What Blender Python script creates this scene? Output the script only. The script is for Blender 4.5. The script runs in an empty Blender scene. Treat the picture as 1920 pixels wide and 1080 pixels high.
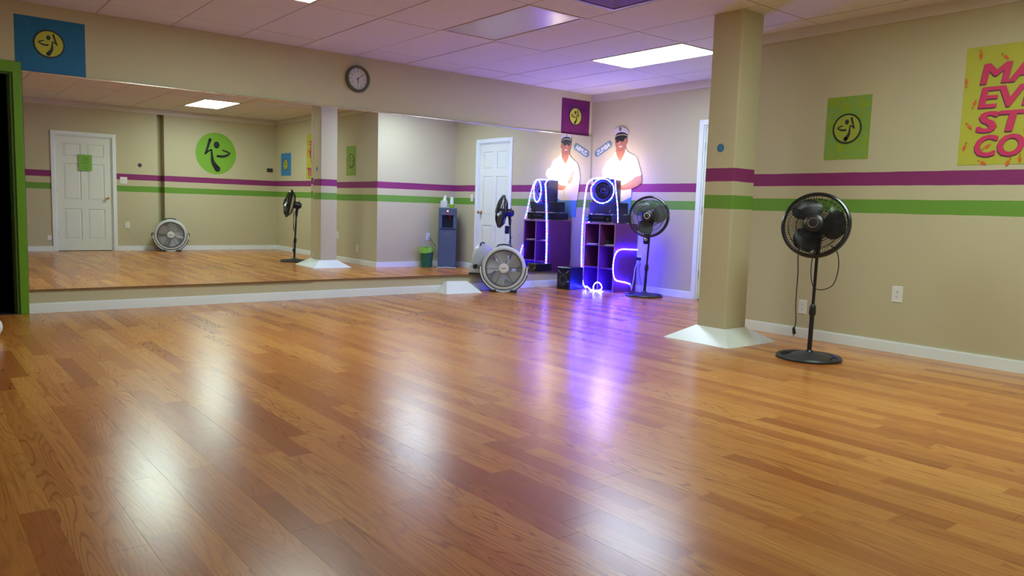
import bpy, math, random
from mathutils import Vector, Matrix
random.seed(7)
S = bpy.context.scene
COL = S.collection
PI = math.pi

# ------------------------------------------------------------------ camera
CX, CY, CZ = -7.3534, -7.5092, 1.0010
YAW, PITCH, ROLL, FPX = 0.89158, -0.10298, 0.03056, 1427.36
fwd = Vector((math.cos(PITCH)*math.cos(YAW), math.cos(PITCH)*math.sin(YAW), math.sin(PITCH)))
r0 = Vector((math.sin(YAW), -math.cos(YAW), 0)); u0 = r0.cross(fwd)
rv = r0*math.cos(ROLL) + u0*math.sin(ROLL); uv_ = -r0*math.sin(ROLL) + u0*math.cos(ROLL)
cd = bpy.data.cameras.new('camera'); cam = bpy.data.objects.new('camera', cd); COL.objects.link(cam)
cam.matrix_world = Matrix(((rv.x, uv_.x, -fwd.x, CX), (rv.y, uv_.y, -fwd.y, CY), (rv.z, uv_.z, -fwd.z, CZ), (0, 0, 0, 1)))
cd.sensor_width = 36; cd.lens = FPX/1920*36; cd.clip_start = 0.02; cd.clip_end = 100
S.camera = cam
# ------------------------------------------------------------------ world, exposure, lamp strengths
w = bpy.data.worlds.new('world'); S.world = w; w.use_nodes = True
w.node_tree.nodes['Background'].inputs[0].default_value = (.5, .55, .6, 1)
w.node_tree.nodes['Background'].inputs[1].default_value = 0.0
vs = S.view_settings
vs.view_transform = 'Standard'; vs.look = 'None'; vs.gamma = 1; vs.exposure = 0.0; vs.use_curve_mapping = False
LAMP_A = (0.88, 1.11, 1.34, 21.0)      # ceiling light by the alcove
LAMP_B = (1.0, 1.24, 1.15, 22.5)      # ceiling light near the right wall, seen in the mirror
LAMP_C = (1.0, 1.25, 1.17, 22.0)      # ceiling light top left
BULB = (1.0, 0.80, 0.58, 55.0)
ROPE = 30.0
# ------------------------------------------------------------------ dimensions
T = 0.6096; GA, GB = -4.1364, -2.8759
H = 2.5624; D = 1.467; A = 3.428; L = 7.6; XL = -8.2
MB_, MT = 0.198, 2.004; BBH = 0.0855
Z1, Z2, Z3, Z4 = 1.3714, 1.2678, 1.1615, 1.0557

# ------------------------------------------------------------------ materials
def mat(name, col=(.8, .8, .8), rough=.5, metal=0, emis=None, es=0, spec=.5, alpha=1, trans=0, coat=0):
    m = bpy.data.materials.new(name); m.use_nodes = True
    b = m.node_tree.nodes['Principled BSDF']
    b.inputs['Base Color'].default_value = (*col, 1); b.inputs['Roughness'].default_value = rough
    b.inputs['Metallic'].default_value = metal; b.inputs['Specular IOR Level'].default_value = spec
    b.inputs['Transmission Weight'].default_value = trans; b.inputs['Coat Weight'].default_value = coat
    if emis: b.inputs['Emission Color'].default_value = (*emis, 1); b.inputs['Emission Strength'].default_value = es
    return m
class NT:
    def __init__(s, m): s.t = m.node_tree; s.b = s.t.nodes['Principled BSDF']
    def n(s, ty, **kw):
        x = s.t.nodes.new(ty)
        for k, v in kw.items(): setattr(x, k, v)
        return x
    def l(s, a, b): s.t.links.new(a, b)
    def val(s, x, sock):
        if isinstance(x, (int, float)): sock.default_value = x
        else: s.l(x, sock)
    def math(s, op, a, b=0.0, c=0.0):
        x = s.n('ShaderNodeMath', operation=op); s.val(a, x.inputs[0]); s.val(b, x.inputs[1]); s.val(c, x.inputs[2]); return x.outputs[0]
    def comb(s, x, y, z):
        c = s.n('ShaderNodeCombineXYZ'); s.val(x, c.inputs[0]); s.val(y, c.inputs[1]); s.val(z, c.inputs[2]); return c.outputs[0]
    def noise(s, vec, scale=1, det=2, rough=.5, dist=0):
        x = s.n('ShaderNodeTexNoise'); x.inputs['Scale'].default_value = scale; x.inputs['Detail'].default_value = det
        x.inputs['Roughness'].default_value = rough; x.inputs['Distortion'].default_value = dist
        if vec is not None: s.l(vec, x.inputs['Vector'])
        return x.outputs['Fac']
    def ramp(s, f, pts):
        r = s.n('ShaderNodeValToRGB'); e = r.color_ramp.elements
        while len(e) < len(pts): e.new(.5)
        for q, (p, c) in zip(e, pts): q.position = p; q.color = (*c, 1)
        s.l(f, r.inputs[0]); return r.outputs[0]
    def mix(s, f, a, b, mode='MIX'):
        x = s.n('ShaderNodeMix', data_type='RGBA', blend_type=mode); s.val(f, x.inputs[0])
        for v, i in ((a, 6), (b, 7)):
            if isinstance(v, tuple): x.inputs[i].default_value = (*v, 1)
            else: s.l(v, x.inputs[i])
        return x.outputs[2]
    def bump(s, h, strength=.2, dist=.01):
        x = s.n('ShaderNodeBump'); x.inputs['Strength'].default_value = strength; x.inputs['Distance'].default_value = dist
        s.l(h, x.inputs['Height']); s.l(x.outputs[0], s.b.inputs['Normal'])
    def pos(s):
        g = s.n('ShaderNodeNewGeometry'); x = s.n('ShaderNodeSeparateXYZ'); s.l(g.outputs['Position'], x.inputs[0]); return g.outputs['Position'], x.outputs

PAINT = (.560, .510, .335); PURPLE = (.250, .030, .150); GREEN = (.150, .330, .045)
def wall_mat(name, stripes):
    m = mat(name, PAINT, .62, spec=.3); n = NT(m); p, xyz = n.pos()
    fine = n.noise(p, 2.2, 3); base = n.mix(n.math('MULTIPLY', fine, .25), PAINT, (.50, .45, .285))
    if stripes:
        wob = n.math('MULTIPLY', n.math('SUBTRACT', n.noise(p, 6, 1), .5), .006)
        z = n.math('ADD', xyz[2], wob)
        fp = n.math('MULTIPLY', n.math('GREATER_THAN', z, Z2), n.math('LESS_THAN', z, Z1))
        fg = n.math('MULTIPLY', n.math('GREATER_THAN', z, Z4), n.math('LESS_THAN', z, Z3))
        base = n.mix(fp, base, PURPLE); base = n.mix(fg, base, GREEN)
    n.l(base, n.b.inputs['Base Color']); n.bump(n.noise(p, 220, 2), .08, .002)
    return m
M_wall = wall_mat('wall_paint_striped', True); M_wallp = wall_mat('wall_paint_plain', False)
M_white = mat('white_trim_paint', (.82, .88, .90), .35)
M_crown = mat('cove_trim', (.66, .62, .54), .5)
M_door = mat('door_paint', (.78, .83, .76), .42)
M_green = mat('green_frame_paint', (.13, .32, .012), .42)
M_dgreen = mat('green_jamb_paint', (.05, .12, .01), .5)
M_black = mat('black_plastic', (.012, .012, .013), .32)
M_blackm = mat('black_matte', (.014, .014, .016), .6)
M_dark = mat('painted_dark', (.004, .004, .005), .9, spec=.1)  # near-black colour painted in for the darkness of the unlit hall
M_chrome = mat('chrome', (.8, .8, .8), .12, 1)
M_brass = mat('brass', (.78, .55, .25), .22, 1)
M_steel = mat('steel', (.5, .5, .48), .35, 1)
M_mirror = mat('mirror_silver', (.90, .925, .90), 0.0, 1)
M_bronze = mat('bottom_channel', (.30, .20, .11), .3, .8)
M_silver = mat('silver_edge', (.80, .78, .74), .16, 1)
M_wplastic = mat('white_plastic', (.78, .79, .77), .35)
M_slot = mat('socket_slot', (.03, .03, .03), .5)
M_cordw = mat('white_cord', (.75, .74, .70), .45)

m = M_tile = mat('ceiling_tile_mat', (.60, .54, .48), .85, spec=.15); n = NT(m); p, xyz = n.pos()
f1 = n.noise(p, 90, 3, .7); n.l(n.mix(n.math('MULTIPLY', f1, .5), (.77, .76, .76), (.64, .63, .62)), n.b.inputs['Base Color']); n.bump(f1, .35, .004)
M_bar = mat('ceiling_bar_mat', (.46, .40, .36), .28, spec=.6)

# laminate: two-strip boards running along y
m = M_wood = mat('laminate', (.4, .2, .08), .25, spec=.5); n = NT(m); p, xyz = n.pos()
STW = 0.0915
X_, Y_ = xyz[0], xyz[1]
sid = n.math('FLOOR', n.math('DIVIDE', n.math('ADD', X_, 20.0), STW))
wn1 = n.n('ShaderNodeTexWhiteNoise', noise_dimensions='1D'); n.l(sid, wn1.inputs['W'])
by = n.math('DIVIDE', n.math('ADD', Y_, n.math('MULTIPLY', wn1.outputs['Value'], 9.0)), .88)
bid = n.math('FLOOR', by)
wn2 = n.n('ShaderNodeTexWhiteNoise', noise_dimensions='2D'); n.l(n.comb(sid, bid, 0), wn2.inputs['Vector'])
rs = n.n('ShaderNodeSeparateColor'); n.l(wn2.outputs['Color'], rs.inputs[0])
ra, rb, rc = rs.outputs[0], rs.outputs[1], rs.outputs[2]
tone = n.ramp(ra, [(0.0, (.40, .120, .024)), (.22, (.51, .172, .035)), (.5, (.59, .222, .046)), (.75, (.64, .258, .055)), (1.0, (.69, .300, .066))])
gv = n.comb(n.math('ADD', n.math('MULTIPLY', X_, 8.5), n.math('MULTIPLY', rb, 60.0)), n.math('ADD', n.math('MULTIPLY', Y_, .72), n.math('MULTIPLY', rc, 40.0)), 0.0)
field = n.noise(gv, 1.0, 1.2, .4, .12)
streak0 = n.noise(n.comb(n.math('MULTIPLY', X_, 60.0), n.math('MULTIPLY', Y_, 9.0), 0.0), 1.0, 2, .6)
ring = n.math('SINE', n.math('ADD', n.math('MULTIPLY', field, 135.0), n.math('MULTIPLY', streak0, 3.0)))
ring = n.math('POWER', n.math('MAXIMUM', ring, 0.0), 2.6)
streak = n.noise(n.comb(n.math('MULTIPLY', X_, 190.0), n.math('MULTIPLY', Y_, 5.0), 0.0), 1.0, 3, .6)
pore = n.noise(n.comb(n.math('MULTIPLY', X_, 420.0), n.math('MULTIPLY', Y_, 22.0), 0.0), 1.0, 2, .6)
stren = n.math('MULTIPLY', n.math('ADD', .25, n.math('MULTIPLY', n.math('MULTIPLY', rb, rb), .4)), ring)
band = n.noise(n.comb(n.math('ADD', n.math('MULTIPLY', X_, 48.0), n.math('MULTIPLY', rb, 9.0)), n.math('MULTIPLY', Y_, .9), 0.0), 1.0, 2, .5)
tone = n.mix(n.math('MULTIPLY', n.math('MAXIMUM', n.math('SUBTRACT', band, .45), 0.0), 1.5), tone, (.36, .115, .024))
dk = n.mix(stren, tone, (.20, .050, .008))
sk = n.math('MULTIPLY', n.math('SUBTRACT', streak, .42), 1.1)
c2 = n.mix(n.math('MAXIMUM', n.math('MINIMUM', sk, .45), 0.0), dk, (.32, .095, .015))
n.l(c2, n.b.inputs['Base Color'])
rg = n.math('ADD', .215, n.math('MULTIPLY', streak, .05)); n.l(rg, n.b.inputs['Roughness'])
hh = n.math('SUBTRACT', n.math('MULTIPLY', pore, .5), n.math('MULTIPLY', ring, .5)); n.bump(hh, .07, .0007)
M_sub = mat('underlay', (.06, .03, .015), .8)

def decal_mat(name, c1, c2, sc=40, amt=.5, rough=.6):
    m = mat(name, c1, rough, spec=.25); n = NT(m); p, xyz = n.pos()
    v = n.n('ShaderNodeTexVoronoi', feature='DISTANCE_TO_EDGE'); v.inputs['Scale'].default_value = sc
    dv = n.n('ShaderNodeVectorMath', operation='ADD'); nz = n.n('ShaderNodeTexNoise'); nz.inputs['Scale'].default_value = sc*.6
    n.l(p, nz.inputs['Vector']); n.l(p, dv.inputs[0])
    sm = n.n('ShaderNodeVectorMath', operation='SCALE'); n.l(nz.outputs['Color'], sm.inputs[0]); sm.inputs['Scale'].default_value = .05
    n.l(sm.outputs[0], dv.inputs[1]); n.l(dv.outputs[0], v.inputs['Vector'])
    f = n.math('MULTIPLY', n.math('LESS_THAN', v.outputs['Distance'], .07), amt)
    f = n.math('MULTIPLY', f, n.math('GREATER_THAN', n.noise(p, 7, 2), .42))
    n.l(n.mix(f, c1, c2), n.b.inputs['Base Color']); return m

# ------------------------------------------------------------------ mesh builder
class MB:
    def __init__(s, M=None): s.v = []; s.f = []; s.mi = []; s.cur = 0; s.M = M
    def add(s, vs, fs):
        o = len(s.v)
        for q in vs:
            q = Vector(q); s.v.append(s.M @ q if s.M else q)
        for f in fs: s.f.append([i+o for i in f]); s.mi.append(s.cur)
        return s
    def box(s, x0, x1, y0, y1, z0, z1):
        return s.add([(x0, y0, z0), (x1, y0, z0), (x1, y1, z0), (x0, y1, z0), (x0, y0, z1), (x1, y0, z1), (x1, y1, z1), (x0, y1, z1)],
                     [(3, 2, 1, 0), (4, 5, 6, 7), (0, 1, 5, 4), (1, 2, 6, 5), (2, 3, 7, 6), (3, 0, 4, 7)])
    def bbox(s, x0, x1, y0, y1, z0, z1, b=.004):       # chamfered box
        vs = []; X = (x0, x1); Y = (y0, y1); Z = (z0, z1); idx = {}
        for i in (0, 1):
            for j in (0, 1):
                for k in (0, 1):
                    sx, sy, sz = (b if i == 0 else -b), (b if j == 0 else -b), (b if k == 0 else -b)
                    for ax, q in enumerate(((X[i], Y[j]+sy, Z[k]+sz), (X[i]+sx, Y[j], Z[k]+sz), (X[i]+sx, Y[j]+sy, Z[k]))):
                        idx[(i, j, k, ax)] = len(vs); vs.append(q)
        fs = []
        for i in (0, 1):
            q = [idx[(i, 0, 0, 0)], idx[(i, 1, 0, 0)], idx[(i, 1, 1, 0)], idx[(i, 0, 1, 0)]]; fs.append(q if i else q[::-1])
            q = [idx[(0, i, 0, 1)], idx[(0, i, 1, 1)], idx[(1, i, 1, 1)], idx[(1, i, 0, 1)]]; fs.append(q if i else q[::-1])
            q = [idx[(0, 0, i, 2)], idx[(1, 0, i, 2)], idx[(1, 1, i, 2)], idx[(0, 1, i, 2)]]; fs.append(q if i else q[::-1])
        for i in (0, 1):
            for j in (0, 1):
                fs.append([idx[(i, j, 0, 0)], idx[(i, j, 1, 0)], idx[(i, j, 1, 1)], idx[(i, j, 0, 1)]])
                fs.append([idx[(i, 0, j, 0)], idx[(i, 1, j, 0)], idx[(i, 1, j, 2)], idx[(i, 0, j, 2)]])
                fs.append([idx[(0, i, j, 1)], idx[(1, i, j, 1)], idx[(1, i, j, 2)], idx[(0, i, j, 2)]])
                for k in (0, 1): fs.append([idx[(i, j, k, 0)], idx[(i, j, k, 1)], idx[(i, j, k, 2)]])
        return s.add(vs, fs)
    def prism(s, poly, M):       # poly in (a,b), M maps (a,b,c in 0..1) to 3D
        n = len(poly); vs = [M(a, b, 0) for a, b in poly]+[M(a, b, 1) for a, b in poly]
        fs = [list(range(n))[::-1], list(range(n, 2*n))]+[(i, (i+1) % n, n+(i+1) % n, n+i) for i in range(n)]
        return s.add(vs, fs)
    def tube(s, pts, r, k=8, cap=True, closed=False):
        pts = [Vector(p) for p in pts]; n = len(pts); rr = r if isinstance(r, (list, tuple)) else [r]*n
        vs = []; up = None
        for i, p in enumerate(pts):
            if closed: t = pts[(i+1) % n]-pts[i-1]
            else: t = pts[min(i+1, n-1)]-pts[max(i-1, 0)]
            t.normalize()
            if up is None: up = t.orthogonal().normalized()
            up = (up-t*up.dot(t)); up = up.normalized() if up.length > 1e-6 else t.orthogonal().normalized()
            sd = t.cross(up)
            for j in range(k):
                a = 2*PI*j/k; vs.append(p+(up*math.cos(a)+sd*math.sin(a))*rr[i])
        fs = []
        for i in range(n if closed else n-1):
            o, q = i*k, ((i+1) % n)*k
            for j in range(k): fs.append((o+j, o+(j+1) % k, q+(j+1) % k, q+j))
        if cap and not closed: fs += [list(range(k))[::-1], [(n-1)*k+j for j in range(k)]]
        return s.add(vs, fs)
    def lathe(s, prof, k=32, c=(0, 0, 0), sx=1, sy=1):    # prof [(r,z)] around z
        vs = []; n = len(prof)
        for r, z in prof:
            for j in range(k):
                a = 2*PI*j/k; vs.append((c[0]+r*math.cos(a)*sx, c[1]+r*math.sin(a)*sy, c[2]+z))
        fs = []
        for i in range(n-1):
            for j in range(k): fs.append((i*k+j, i*k+(j+1) % k, (i+1)*k+(j+1) % k, (i+1)*k+j))
        if prof[0][0] > 1e-6 and prof[0] != prof[-1]: fs.append(list(range(k))[::-1])
        if prof[-1][0] > 1e-6 and prof[0] != prof[-1]: fs.append([(n-1)*k+j for j in range(k)])
        return s.add(vs, fs)
    def sphere(s, c, r, k=16, sz=1):
        return s.lathe([(max(1e-5, r*math.sin(PI*i/10)), -r*sz*math.cos(PI*i/10)) for i in range(11)], k, c)
    def obj(s, name, m, parent=None, smooth=False):
        me = bpy.data.meshes.new(name); me.from_pydata(s.v, [], s.f)
        ms = m if isinstance(m, (list, tuple)) else [m]
        for q in ms: me.materials.append(q)
        if len(ms) > 1: me.polygons.foreach_set('material_index', s.mi)
        me.validate()
        if smooth:
            me.polygons.foreach_set('use_smooth', [True]*len(me.polygons))
            try: me.set_sharp_from_angle(angle=math.radians(38))
            except Exception: pass
        me.update()
        o = bpy.data.objects.new(name, me); COL.objects.link(o)
        if parent: o.parent = parent
        return o
def fixn(o):
    import bmesh
    bm = bmesh.new(); bm.from_mesh(o.data); bmesh.ops.recalc_face_normals(bm, faces=bm.faces); bm.to_mesh(o.data); bm.free(); return o
def thing(name, label, cat, loc=(0, 0, 0), rz=0, group=None):
    o = bpy.data.objects.new(name, None); COL.objects.link(o); o.location = loc; o.rotation_euler = (0, 0, rz)
    o.empty_display_size = .1
    o['label'] = label; o['category'] = cat
    if group: o['group'] = group
    return o
def tag(o, label, cat, group=None):
    o['label'] = label; o['category'] = cat
    if group: o['group'] = group
    return o
def struct(o): o['kind'] = 'structure'; return o
def curve(pts, seg=6, closed=False):       # Catmull-Rom
    P = [Vector(p) for p in pts]; n = len(P); out = []
    for i in range(n if closed else n-1):
        if closed: a, b, c, d = P[i-1], P[i], P[(i+1) % n], P[(i+2) % n]
        else: a, b, c, d = P[max(i-1, 0)], P[i], P[i+1], P[min(i+2, n-1)]
        for k in range(seg):
            t = k/seg
            out.append(.5*((2*b)+(c-a)*t+(2*a-5*b+4*c-d)*t*t+(3*b-a-3*c+d)*t**3))
    if not closed: out.append(P[-1])
    return out

# ------------------------------------------------------------------ floor
fl = struct(MB().box(XL, .12, -L, 1.9, -.08, -.010).obj('floor', M_sub))
PW = STW*2; x = -math.ceil((20+0)/PW)*PW
start = math.floor((XL+20)/PW)*PW-20
x = start; GAP = .00014
while x < 0:
    y = -L-random.random()*1.2
    while y < 0:
        y1 = y+1.22
        for (ax0, ax1, ay0, ay1) in ([(max(x, XL), min(x+PW, 0), max(y, -L), min(y1, 0))]):
            cy0 = ay0
            if ax0 >= -D-.01: cy0 = max(ay0, -A)
            if ax1-ax0 > .01 and ay1-cy0 > .01:
                dz = random.uniform(-.0001, 0.0)
                o = MB().bbox(ax0+GAP, ax1-GAP, cy0+GAP, ay1-GAP, -.0101, dz, .0003).obj('plank', M_wood, fl)
        y = y1
    x += PW
# ------------------------------------------------------------------ walls
W = .12
def segs(name, boxes, m):
    b = MB()
    for q in boxes: b.box(*q)
    return struct(b.obj(name, m))
DX0, DX1, DZ = -7.50, -6.604, 1.985
segs('wall_far', [(XL, DX0, 0, W, -.02, H+.1), (DX0, DX1, 0, W, DZ, H+.1), (DX1, W, 0, W, -.02, H+.1)], M_wallp)
segs('wall_alcove', [(0, W, -1.875, 0, -.02, H+.1), (0, W, -2.735, -1.875, 2.04, H+.1), (0, W, -A, -2.735, -.02, H+.1)], M_wall)
segs('wall_jog', [(-D, W, -A-W, -A, -.02, H+.1)], M_wall)
segs('wall_right', [(-D, -D+W, -L, -A-W, -.02, H+.1)], M_wall)
NX0, NX1, NZ = -5.312, -4.435, 1.985
segs('wall_near', [(XL, NX0, -L-W, -L, -.02, H+.1), (NX0, NX1, -L-W, -L, NZ, H+.1), (NX1, -3.685, -L-W, -L, -.02, H+.1), (-3.57, -D+W, -L-W, -L, -.02, H+.1), (-3.69, -3.565, -L-.215, -L-.195, -.02, H+.1), (-3.705, -3.685, -L-.215, -L-W, -.02, H+.1), (-3.57, -3.55, -L-.215, -L-W, -.02, H+.1), (-3.69, -3.565, -L-.215, -L-W, H+.05, H+.1), (-3.69, -3.565, -L-.195, -L, -.02, -.0)], M_wall)  # narrow slot added here so its shade forms a dark vertical band
segs('wall_left', [(XL-W, XL, -L-W, W, -.02, H+.1)], M_wall)
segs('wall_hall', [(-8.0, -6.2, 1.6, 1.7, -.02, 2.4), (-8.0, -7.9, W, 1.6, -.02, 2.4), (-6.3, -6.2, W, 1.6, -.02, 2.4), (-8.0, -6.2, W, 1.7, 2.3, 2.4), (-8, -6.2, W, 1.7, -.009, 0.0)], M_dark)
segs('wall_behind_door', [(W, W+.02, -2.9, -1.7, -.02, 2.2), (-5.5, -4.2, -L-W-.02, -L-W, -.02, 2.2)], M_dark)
def baseboard(name, boxes):
    b = MB()
    for (x0, x1, y0, y1) in boxes:
        b.box(x0, x1, y0, y1, 0.0005, BBH-.008)
        # thinner moulded top lip
        if x1-x0 > y1-y0: b.box(x0, x1, y0+(.004 if y0 < -5 or y1 > -.1 and y1 <= 0 else 0), y1, BBH-.008, BBH)
        else: b.box(x0+.004, x1, y0, y1, BBH-.008, BBH)
    return struct(b.obj(name, M_white))
baseboard('baseboard_far', [(-6.522, 0, -.014, 0)])
baseboard('baseboard_alcove', [(-.014, 0, -1.817, -.014), (-.014, 0, -A, -2.793)])
baseboard('baseboard_jog', [(-D, -.014, -A, -A+.014)])
baseboard('baseboard_right', [(-D-.014, -D, -L, -A+.014)])
baseboard('baseboard_near', [(XL, NX0-.062, -L, -L+.014), (NX1+.062, -D-.014, -L, -L+.014)])
baseboard('baseboard_left', [(XL, XL+.014, -L+.014, 0)])
CRB = 2.466
struct(MB().box(-.02, 0, -A, 0, CRB, H+.006).obj('trim_1', M_crown))
struct(MB().box(-D-.02, -D, -L, -A+.02, CRB+.012, H+.006).obj('trim_2', M_crown))
struct(MB().box(XL, -D-.02, -L, -L+.02, CRB, H+.006).obj('trim_3', M_crown))
struct(MB().box(-D, -.02, -A, -A+.02, CRB, H+.006).obj('trim_4', M_crown))
# ------------------------------------------------------------------ ceiling: panels and bars are parts
cl = struct(MB().box(XL, .12, -L, .12, H+.03, H+.1).obj('ceiling', M_sub))
def clip(x0, x1, y0, y1):
    out = []
    x0 = max(x0, XL); x1 = min(x1, 0); y0 = max(y0, -L); y1 = min(y1, 0)
    if x1-x0 < .01 or y1-y0 < .01: return out
    a1 = min(x1, -D)
    if a1-x0 > .004: out.append((x0, a1, y0, y1))
    b0 = max(x0, -D); c0 = max(y0, -A)
    if x1-b0 > .004 and y1-c0 > .01: out.append((b0, x1, c0, y1))
    return out
LIT = {(4, 0): LAMP_A, (-2, 0): LAMP_C, (1, -3): LAMP_B, (1, 0): None}
g = .006
for i in range(-7, 8):
    for j in range(-5, 4):
        if (i, j) in LIT: continue
        x0, x1, y0, y1 = GA+i*T+g, GA+(i+1)*T-g, GB+2*T*j+g, GB+2*T*(j+1)-g
        rc_ = clip(x0, x1, y0, y1)
        if not rc_: continue
        b = MB(); dz = random.uniform(-.0015, .0015)
        for q in rc_: b.box(*q, H+dz, H+.014)
        b.obj('ceiling_tile', M_tile, cl)
for i in range(-6, 8):
    xx = GA+i*T
    if xx < XL or xx > -.01: continue
    y0 = -L if xx < -D else -A
    MB().box(xx-.010, xx+.010, y0, 0, H+.0035, H+.020).obj('ceiling_bar', M_bar, cl)
for j in range(-3, 4):
    yy = GB+2*T*j
    if yy < -L or yy > 0: continue
    MB().box(XL, (0 if yy > -A else -D), yy-.010, yy+.010, H+.0030, H+.020).obj('ceiling_bar', M_bar, cl)
# ceiling lights
lab = {(4, 0): 'lit white ceiling light panel next to the square column, above the alcove',
       (-2, 0): 'lit ceiling light panel cut off by the top edge of the photo',
       (1, -3): 'lit ceiling light panel near the far side of the room, seen only in the mirror',
       (1, 0): 'unlit ceiling light panel glowing faintly lilac from reflected light'}
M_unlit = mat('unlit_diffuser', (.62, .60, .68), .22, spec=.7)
for (i, j), lp in LIT.items():
    x0, x1, y0, y1 = GA+i*T, GA+(i+1)*T, GB+2*T*j, GB+2*T*(j+1)
    t = thing('ceiling_light', lab[(i, j)], 'ceiling light', ((x0+x1)/2, (y0+y1)/2, H-.004), 0, 'recessed ceiling light panels')
    hx, hy = T/2-.008, T-.008
    b = MB(); e = .022
    b.box(-hx, hx, -hy, -hy+e, 0, .02); b.box(-hx, hx, hy-e, hy, 0, .02); b.box(-hx, -hx+e, -hy+e, hy-e, 0, .02); b.box(hx-e, hx, -hy+e, hy-e, 0, .02)
    b.obj('frame', M_crown, t)
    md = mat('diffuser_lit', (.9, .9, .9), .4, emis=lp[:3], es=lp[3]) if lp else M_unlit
    MB().box(-hx+e, hx-e, -hy+e, hy-e, .006, .012).obj('diffuser', md, t)
# ceiling vent
t = thing('ceiling_vent', 'square brown ceiling air vent with stepped louvres at the top of the photo', 'vent', (-3.235, -3.49, H))
M_vent = mat('vent_metal', (.20, .14, .11), .45, .2)
b = MB(); b.box(-.26, .26, -.26, -.235, -.012, .004).box(-.26, .26, .235, .26, -.012, .004).box(-.26, -.235, -.235, .235, -.012, .004).box(.235, .26, -.235, .235, -.012, .004); b.obj('frame', M_vent, t)
MB().box(-.235, .235, -.235, .235, -.001, .0).obj('backing', M_blackm, t)
for q in (.21, .165, .12, .075):
    b = MB()
    for a in range(4):
        R4 = Matrix.Rotation(a*PI/2, 4, 'Z'); b.M = R4
        b.add([(-q, q, -.012), (q, q, -.012), (q-.034, q-.034, -.002), (-q+.034, q-.034, -.002), (-q, q+.001, -.009), (q, q+.001, -.009)], [(0, 1, 2, 3), (0, 4, 5, 1)])
    b.obj('louvre', M_vent, t)
# ------------------------------------------------------------------ mirrors
def mirror(x0, x1, xc, s, tt, label):
    t = thing('mirror_panel', label, 'mirror', ((x0+x1)/2, 0, MB_), 0, 'wall mirror panels')
    ox, oz = (x0+x1)/2, MB_
    off = -.010-max(s*(x-xc)+tt*(z-1.1) for x in (x0, x1) for z in (MB_, MT))
    yf = lambda x, z: s*(x-xc)+tt*(z-1.1)+off
    def slab(a0, a1, c0, c1, d0, d1):
        q = [(a, c) for a, c in ((a0, c0), (a1, c0), (a1, c1), (a0, c1))]
        v = [(a-ox, yf(a, c)+d0, c-oz) for a, c in q]+[(a-ox, yf(a, c)+d1, c-oz) for a, c in q]
        return MB().add(v, [(0, 1, 2, 3), (7, 6, 5, 4), (0, 4, 5, 1), (1, 5, 6, 2), (2, 6, 7, 3), (3, 7, 4, 0)])
    slab(x0+.0015, x1-.0015, MB_+.002, MT-.002, 0, .006).obj('glass', M_mirror, t)
    b = MB(); k = 8
    pr = [(-.003-.005*math.cos(a), .006*math.sin(a)) for a in [(-PI/2+PI*i/k) for i in range(k+1)]]+[(.008, .006), (.008, -.006)]
    vs_ = [];
    for a in (x0, x1): vs_ += [(a-ox, yf(a, MT)+dy, MT-oz+dz) for dy, dz in pr]
    n_ = len(pr); b.add(vs_, [list(range(n_)), list(range(n_, 2*n_))[::-1]]+[(i, (i+1) % n_, n_+(i+1) % n_, n_+i) for i in range(n_)])
    fixn(b.obj('top_channel', M_silver, t, True))
    slab(x0, x1, MB_-.005, MB_+.005, -.006, .008).obj('bottom_channel', M_bronze, t)
mirror(-6.520, -3.990, -5.5, -.0046, -.0033, 'left wall mirror panel, ending at the green door frame')
mirror(-3.990, -1.463, -3.0, -.0106, -.0009, 'middle wall mirror panel reflecting the water cooler')
mirror(-1.463, -.012, -.7, -.0155, -.0004, 'right wall mirror panel, in the corner beside the sound equipment')
# ------------------------------------------------------------------ column with skirt
cx0, cx1, cy0, cy1 = -2.315, -2.037, -3.950, -3.676
col = thing('column', 'square tan column with purple and green stripes and a white flared foot', 'column', ((cx0+cx1)/2, (cy0+cy1)/2, 0))
hx, hy = (cx1-cx0)/2, (cy1-cy0)/2; r = .016
poly = []
for (sx, sy, a0) in ((1, 1, 0), (-1, 1, 90), (-1, -1, 180), (1, -1, 270)):
    for k in range(6):
        a = math.radians(a0+k*18); poly.append((sx*(hx-r)+r*math.cos(a), sy*(hy-r)+r*math.sin(a)))
MB().prism(poly, lambda a, b, c: (a, b, c*(H+.002))).obj('shaft', M_wall, col, True)
M_board = mat('white_board', (.82, .87, .84), .3)
def skirt(px0, px1, py0, py1, qx0, qx1, qy0, qy1, h):      # floor rect, top rect
    fl_ = [(px0, py0), (px1, py0), (px1, py1), (px0, py1)]; tp = [(qx0, qy0), (qx1, qy0), (qx1, qy1), (qx0, qy1)]
    out = []
    for i in range(4):
        a, b = fl_[i], fl_[(i+1) % 4]; c, d = tp[(i+1) % 4], tp[i]
        g_ = .0015
        def lerp(p, q, t): return (p[0]+(q[0]-p[0])*t, p[1]+(q[1]-p[1])*t)
        La = math.dist(a, b); Lc = max(math.dist(c, d), .01)
        a2, b2 = lerp(a, b, g_/La), lerp(b, a, g_/La); c2_, d2 = lerp(c, d, g_/Lc), lerp(d, c, g_/Lc)
        out.append([(*a2, .001), (*b2, .001), (*c2_, h), (*d2, h)])
    return out
for q in skirt(-.325, .315, -.310, .320, -hx-.004, hx+.004, -hy-.004, hy+.004, .112):
    a, b, c, d = [Vector(v) for v in q]; nn = (b-a).cross(d-a).normalized()*(-.004)
    MB().add([a, b, c, d, a+nn, b+nn, c+nn, d+nn], [(0, 1, 2, 3), (7, 6, 5, 4), (0, 4, 5, 1), (1, 5, 6, 2), (2, 6, 7, 3), (3, 7, 4, 0)]).obj('skirt_board', M_board, col)
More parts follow.
